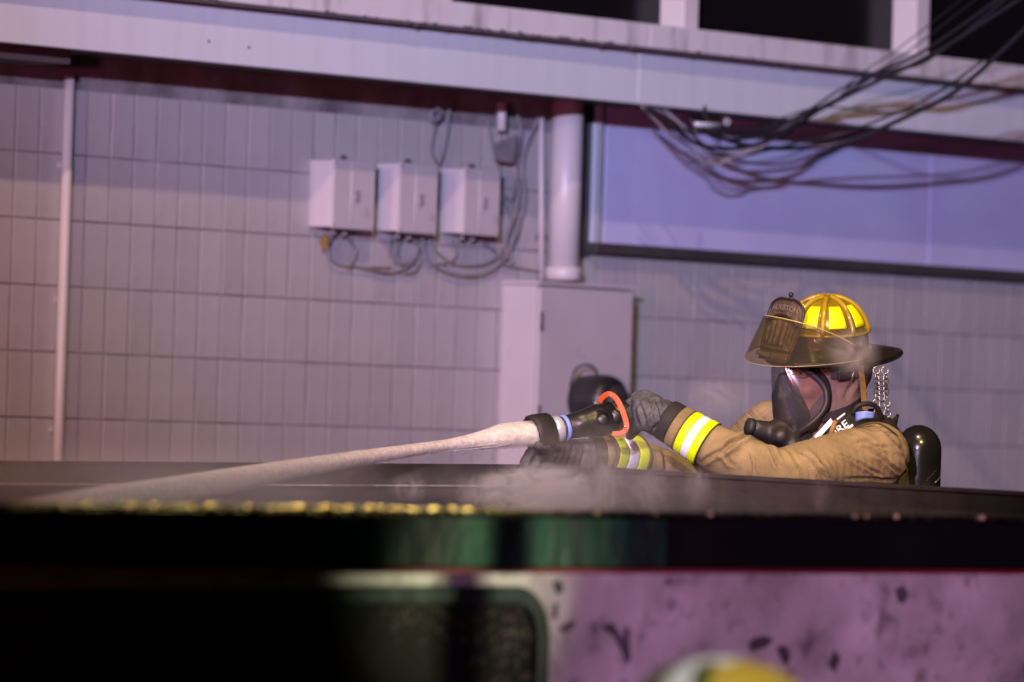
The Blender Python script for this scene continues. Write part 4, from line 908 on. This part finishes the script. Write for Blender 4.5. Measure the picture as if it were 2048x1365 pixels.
hs = smooth_pts([N0 + ax * -.03, P(1290, 842, 13.92), P(1380, 895, 14.05), P(1480, 990, 14.2), V((1.3, 14.75, .9)), V((1.6, 15.1, .25)), V((2.4, 15.4, .03)), V((4.5, 14.8, .03))], 8)
tag(obj('fire_hose', MB().tube(hs, .024, 14), M['hose']), 'grey fire hose running back from the nozzle under the arm', 'hose')

# ------------------------------------------------------------------ water jet (a body of spray with soft edges)
jp = [(1090, 866, 13.81), (1040, 870, 13.77), (1000, 874, 13.73), (950, 883, 13.68), (890, 892, 13.6), (800, 905, 13.45), (700, 920, 13.25), (600, 937, 13.0), (500, 954, 12.7), (400, 972, 12.4), (300, 990, 12.1), (190, 1008, 11.75), (40, 1036, 11.3)]
jr = [.030, .030, .028, .019, .0135, .015, .018, .021, .024, .027, .030, .032, .034]
def jetmesh(scale, n=6):
    return MB().tube(smooth_pts([P(*q) for q in jp], n), [r_ * scale for r_ in lerpr(jr, n)], 20)
J0 = P(*jp[0]); J1 = P(*jp[-1])
def jetvol(name, dens, fall):
    m = bpy.data.materials.new(name); m.use_nodes = True; nt = m.node_tree; nt.nodes.clear()
    o = nt.nodes.new('ShaderNodeOutputMaterial'); v = nt.nodes.new('ShaderNodeVolumePrincipled'); lk(nt, v.outputs[0], o.inputs['Volume'])
    v.inputs['Color'].default_value = (.992, .985, .97, 1)
    tc = nt.nodes.new('ShaderNodeTexCoord'); sx = nt.nodes.new('ShaderNodeSeparateXYZ'); lk(nt, tc.outputs['Object'], sx.inputs[0])
    mr = nt.nodes.new('ShaderNodeMapRange'); mr.interpolation_type = 'SMOOTHSTEP'; mr.inputs[1].default_value = fall[0]; mr.inputs[2].default_value = fall[1]; mr.inputs[3].default_value = 0; mr.inputs[4].default_value = 1; lk(nt, sx.outputs[0], mr.inputs[0])
    pw = nt.nodes.new('ShaderNodeMath'); pw.operation = 'POWER'; pw.inputs[1].default_value = 2.2; lk(nt, mr.outputs[0], pw.inputs[0])
    mp = nt.nodes.new('ShaderNodeMapping'); mp.inputs['Rotation'].default_value = (0, R(-11), 0); mp.inputs['Scale'].default_value = (3, 60, 60); lk(nt, tc.outputs['Object'], mp.inputs[0])
    n = nt.nodes.new('ShaderNodeTexNoise'); n.inputs['Scale'].default_value = 1; n.inputs['Detail'].default_value = 4; lk(nt, mp.outputs[0], n.inputs[0])
    m2 = nt.nodes.new('ShaderNodeMapRange'); m2.inputs[1].default_value = .3; m2.inputs[2].default_value = .65; m2.inputs[3].default_value = .12; m2.inputs[4].default_value = 1.5; lk(nt, n.outputs[0], m2.inputs[0])
    x = nt.nodes.new('ShaderNodeMath'); x.operation = 'MULTIPLY'; lk(nt, pw.outputs[0], x.inputs[0]); lk(nt, m2.outputs[0], x.inputs[1])
    y = nt.nodes.new('ShaderNodeMath'); y.operation = 'MULTIPLY'; y.inputs[1].default_value = dens; lk(nt, x.outputs[0], y.inputs[0]); lk(nt, y.outputs[0], v.inputs['Density'])
    return m
jx = (J1.x - .25, J0.x - .70)
M['spray'] = glassy('spray_streak', (.97, .97, .97), .35, .2, 1.33)
js = thing('water_jet', 'milky water jet from the nozzle fanning down to the left', 'water jet', J0)
js['kind'] = 'thing'
m = jetvol('jet_spray', 34, (jx[0] - J0.x, jx[1] - J0.x)); obj('jet_spray', jetmesh(1.10), m, js)
def jetskin(name, a_near, a_far, streak):
    m = bpy.data.materials.new(name); m.use_nodes = True; nt = m.node_tree; b = nt.nodes['Principled BSDF']
    b.inputs['Base Color'].default_value = (.86, .80, .74, 1); b.inputs['Roughness'].default_value = .55; b.inputs['Subsurface Weight'].default_value = .3; b.inputs['Subsurface Radius'].default_value = (.02, .02, .02)
    tc = nt.nodes.new('ShaderNodeTexCoord'); sx = nt.nodes.new('ShaderNodeSeparateXYZ'); lk(nt, tc.outputs['Object'], sx.inputs[0])
    mp = nt.nodes.new('ShaderNodeMapping'); mp.inputs['Rotation'].default_value = (0, R(-9), 0); mp.inputs['Scale'].default_value = (2.2, 90, 90); lk(nt, tc.outputs['Object'], mp.inputs[0])
    n = nt.nodes.new('ShaderNodeTexNoise'); n.inputs['Scale'].default_value = 1; n.inputs['Detail'].default_value = 6; n.inputs['Distortion'].default_value = .4; lk(nt, mp.outputs[0], n.inputs[0])
    mr = nt.nodes.new('ShaderNodeMapRange'); mr.inputs[1].default_value = J1.x - J0.x + .02; mr.inputs[2].default_value = -.22; mr.inputs[3].default_value = a_far; mr.inputs[4].default_value = a_near; lk(nt, sx.outputs[0], mr.inputs[0])
    ad = nt.nodes.new('ShaderNodeMath'); ad.operation = 'MULTIPLY_ADD'; ad.inputs[1].default_value = streak; lk(nt, n.outputs[0], ad.inputs[0]); lk(nt, mr.outputs[0], ad.inputs[2])
    c = nt.nodes.new('ShaderNodeClamp'); lk(nt, ad.outputs[0], c.inputs[0]); lk(nt, c.outputs[0], b.inputs['Alpha'])
    cr = nt.nodes.new('ShaderNodeMapRange'); cr.inputs[1].default_value = .3; cr.inputs[2].default_value = .7; cr.inputs[3].default_value = .78; cr.inputs[4].default_value = 1.0; lk(nt, n.outputs[0], cr.inputs[0])
    vm = nt.nodes.new('ShaderNodeVectorMath'); vm.operation = 'SCALE'; vm.inputs[0].default_value = (1.0, .96, .86); lk(nt, cr.outputs[0], vm.inputs['Scale']); lk(nt, vm.outputs[0], b.inputs['Base Color'])
    bp = nt.nodes.new('ShaderNodeBump'); bp.inputs['Strength'].default_value = .5; bp.inputs['Distance'].default_value = .004; lk(nt, n.outputs[0], bp.inputs['Height']); lk(nt, bp.outputs[0], b.inputs['Normal'])
    return m
obj('jet_core', jetmesh(.72), jetskin('jet_core', .85, -.50, 1.0), js)
obj('jet_sheet', jetmesh(.88), jetskin('jet_sheet', .35, -.60, 1.0), js)
msk = jetskin('jet_strand', .7, -.35, 1.0); mb = MB()
for i in range(46):
    ph = random.uniform(0, 6.28); rr = random.uniform(.5, 1.15); tw = random.uniform(-1.5, 1.5); pts = []; sp0 = smooth_pts([P(*q) for q in jp], 5); rl = lerpr(jr, 5)
    st = random.randint(0, 28); en = min(len(sp0), st + random.randint(12, 30))
    if en - st < 5: continue
    for k in range(st, en):
        aa = ph + tw * k / 30; pts.append(sp0[k] + V((0, math.cos(aa), math.sin(aa))) * rl[k] * rr)
    w_ = random.uniform(.0005, .0015); mb.tube(pts, [w_ * math.sin(math.pi * (q + .5) / len(pts)) + .0002 for q in range(len(pts))], 5)
obj('jet_strands', mb, msk, js, kind='stuff')
mb = MB()
for i in range(900):
    k = random.random() ** .8; q = jp[min(int(k * (len(jp) - 1)), len(jp) - 2)]; q2 = jp[min(int(k * (len(jp) - 1)) + 1, len(jp) - 1)]; t = random.random()
    a_ = P(*q).lerp(P(*q2), t); d_ = (P(*q2) - P(*q)).normalized(); sg = (.55 + k) * jr[min(int(k * 11), 11)]
    o_ = V((0, random.gauss(0, sg), random.gauss(0, sg) - .004)); ln = random.uniform(.002, .012)
    mb.tube([a_ + o_, a_ + o_ + d_ * ln * .5, a_ + o_ + d_ * ln], [.0002, random.uniform(.0003, .0007), .0002], 5)
o = obj('droplets', mb, M['spray'], js, kind='stuff')

# ------------------------------------------------------------------ steam
def steam(label, px, py, Y, rx, ry, rz, dens, **kw):
    mb = MB().ball((0, 0, 0), 1, nu=24, nv=16); me = bpy.data.meshes.new('steam'); me.from_pydata(mb.v, [], mb.f)
    bm = bmesh.new(); bm.from_mesh(me); bmesh.ops.remove_doubles(bm, verts=bm.verts, dist=1e-5); bmesh.ops.recalc_face_normals(bm, faces=bm.faces); bm.to_mesh(me); bm.free()
    me.materials.append(volmat('steam_' + str(len(bpy.data.materials)), dens, **kw)); o = bpy.data.objects.new('steam', me); C.objects.link(o)
    o.location = P(px, py, Y); o.scale = (rx, ry, rz); tag(o, label, 'steam', kind='stuff'); return o
steam('steam rising inside the rim right of the water jet', 1180, 985, 12.3, .42, .35, .085, 6.5, scale=2.2, lo=.42, hi=.66, stretch=(2.2, 1, .7), shift=3.1)
steam('brighter puff of steam below the gloved hand', 1080, 985, 12.6, .16, .2, .075, 60, scale=3.0, lo=.44, hi=.65, shift=9.3, col=(1, 1, 1))
steam('thin veil of steam in front of the dark end rim', 1520, 985, 12.0, .5, .3, .07, 4.5, scale=2.4, lo=.42, hi=.7, stretch=(2.4, 1, .7), shift=5.5)
steam('brown haze of spray over the left part of the container', 330, 975, 12.0, .95, .55, .12, 1.5, scale=1.6, lo=.2, hi=.7, stretch=(2, 1, .8), shift=1.5)
steam('wisp of steam beside the helmet above the mask buckle', 1705, 705, 13.88, .085, .06, .075, 16, scale=1.3, lo=.38, hi=.62, shift=2.2)
steam('small puff of steam over the outstretched sleeve', 1435, 795, 13.9, .10, .08, .07, 6, scale=1.5, lo=.38, hi=.68, shift=6.2)
steam('faint steam drifting across the hands and nozzle', 1200, 900, 13.6, .24, .12, .09, 5.0, scale=1.8, lo=.35, hi=.7, shift=4.4)

for k_, (x_, y_, Y_, a_, c_, d_) in enumerate(((1215, 972, 13.0, .045, .075, 26), (1300, 985, 12.8, .05, .06, 20), (1395, 975, 12.9, .04, .06, 16), (1150, 1000, 12.6, .08, .045, 34), (960, 985, 12.6, .07, .05, 22), (820, 975, 12.6, .06, .04, 14), (1640, 990, 12.6, .035, .05, 14))):
    steam(('curl', 'wisp', 'thread', 'low roll', 'drift', 'faint curl', 'lone wisp')[k_] + ' of steam ' + ('right below the striped sleeve cuff', 'over the dark end rim under the near sleeve', 'below the elbow at the end rim', 'hugging the near rim under the gloves', 'just left of the lower glove inside the rim', 'under the water jet near mid container', 'in front of the shoulder at the end rim')[k_],
          x_, y_, Y_, a_, .06, c_, d_, scale=1.7, lo=.38, hi=.66, stretch=(1.6, 1, .6), shift=2.7 * k_ + .6, col=(1, 1, 1))

# ------------------------------------------------------------------ second firefighter in the foreground (only the helmet top shows)
f2o = P(1440, 1500, 7.4); f2 = thing('person', 'crouching firefighter in front of the container, helmet top just in view', 'person', V((f2o.x, f2o.y, 0)))
top2 = P(1470, 1322, 7.4).z
F0 = V((f2o.x, 7.4, top2 - .19))
b2 = MB(); b2.ball(F0 + V((0, 0, .04)), .1, (.95, .8, 1.0)); limb(b2, [F0 + V((0, 0, -.03)), F0 + V((0, .02, -.16))], [.06, .06]); limb(b2, [F0 + V((-.17, 0, -.2)), F0 + V((.17, 0, -.2))], [.06, .06]); limb(b2, [F0 + V((0, 0, -.2)), F0 + V((0, -.1, -.62))], [.13, .14])
for sg in (-1, 1): limb(b2, [F0 + V((.1 * sg, -.1, -.62)), F0 + V((.13 * sg, .25, -.60)), V((F0.x + .13 * sg, F0.y + .15, .06))], [.09, .065, .05]); limb(b2, [F0 + V((.19 * sg, 0, -.21)), F0 + V((.24 * sg, .12, -.44)), F0 + V((.12 * sg, .33, -.5))], [.055, .045, .035])
obj('body', remesh(b2, .012, 3), M['skin'], f2)
c2 = MB(); limb(c2, [F0 + V((-.18, 0, -.21)), F0 + V((.18, 0, -.21))], [.085, .085]); limb(c2, [F0 + V((0, 0, -.22)), F0 + V((0, -.1, -.66))], [.18, .19])
for sg in (-1, 1): limb(c2, [F0 + V((.19 * sg, 0, -.21)), F0 + V((.24 * sg, .12, -.44)), F0 + V((.14 * sg, .30, -.49))], [.085, .07, .055])
obj('coat', folds(remesh(c2, .010, 3), [], .005, 9), M['jacket'], f2)
t2 = MB()
for sg in (-1, 1): limb(t2, [F0 + V((.1 * sg, -.1, -.62)), F0 + V((.13 * sg, .25, -.60)), V((F0.x + .13 * sg, F0.y + .17, .16))], [.12, .1, .08])
obj('trousers', remesh(t2, .012, 3), M['trouser'], f2)
h2 = thing('fire_helmet', 'blurred foreground helmet top, olive and yellow with a white band', 'helmet', F0 + V((0, 0, .05)))
def cr2(u, v, off=0.): 
    th = 2 * math.pi * u; r_ = math.cos(v * math.pi / 2) ** .75; return F0 + V(((.148 + off) * r_ * math.cos(th), (.132 + off) * r_ * math.sin(th), .04 + (.15 + off) * math.sin(v * math.pi / 2)))
M['olive'] = mat('olive_shell', (.10, .12, .025), .4)
M['yellow2'] = mat('yellow_shell', (.75, .52, .06), .4)
obj('crown', MB().grid(lambda u, v: cr2(u, v * .999), 49, 14), M['yellow2'], h2)
obj('crown_side', MB().grid(lambda u, v: cr2(.30 + .42 * u, v * .96, .002), 24, 12, .002), M['olive'], h2)
obj('white_band', MB().grid(lambda u, v: F0 + V((.004 + .056 * (v - .5) - .09 * max(0, -math.cos(math.pi * u)), 0, 0)) + V((0, .134 * math.cos(math.pi * u), .04 + .1545 * math.sin(math.pi * u))), 24, 4, .003), M['white'], h2)
obj('brim', MB().grid(lambda u, v: F0 + V(((.128 + .05 * v) * math.cos(2 * math.pi * u), (.118 + .07 * v) * math.sin(2 * math.pi * u), .04 - .012 * v)), 49, 4, .005), M['olive'], h2)

# render hints
S.cycles.use_denoising = True
S.cycles.sample_clamp_indirect = 3
S.cycles.volume_bounces = 5; S.cycles.max_bounces = 8; S.cycles.transparent_max_bounces = 12
S.cycles.volume_step_rate = 1.0; S.cycles.volume_max_steps = 256
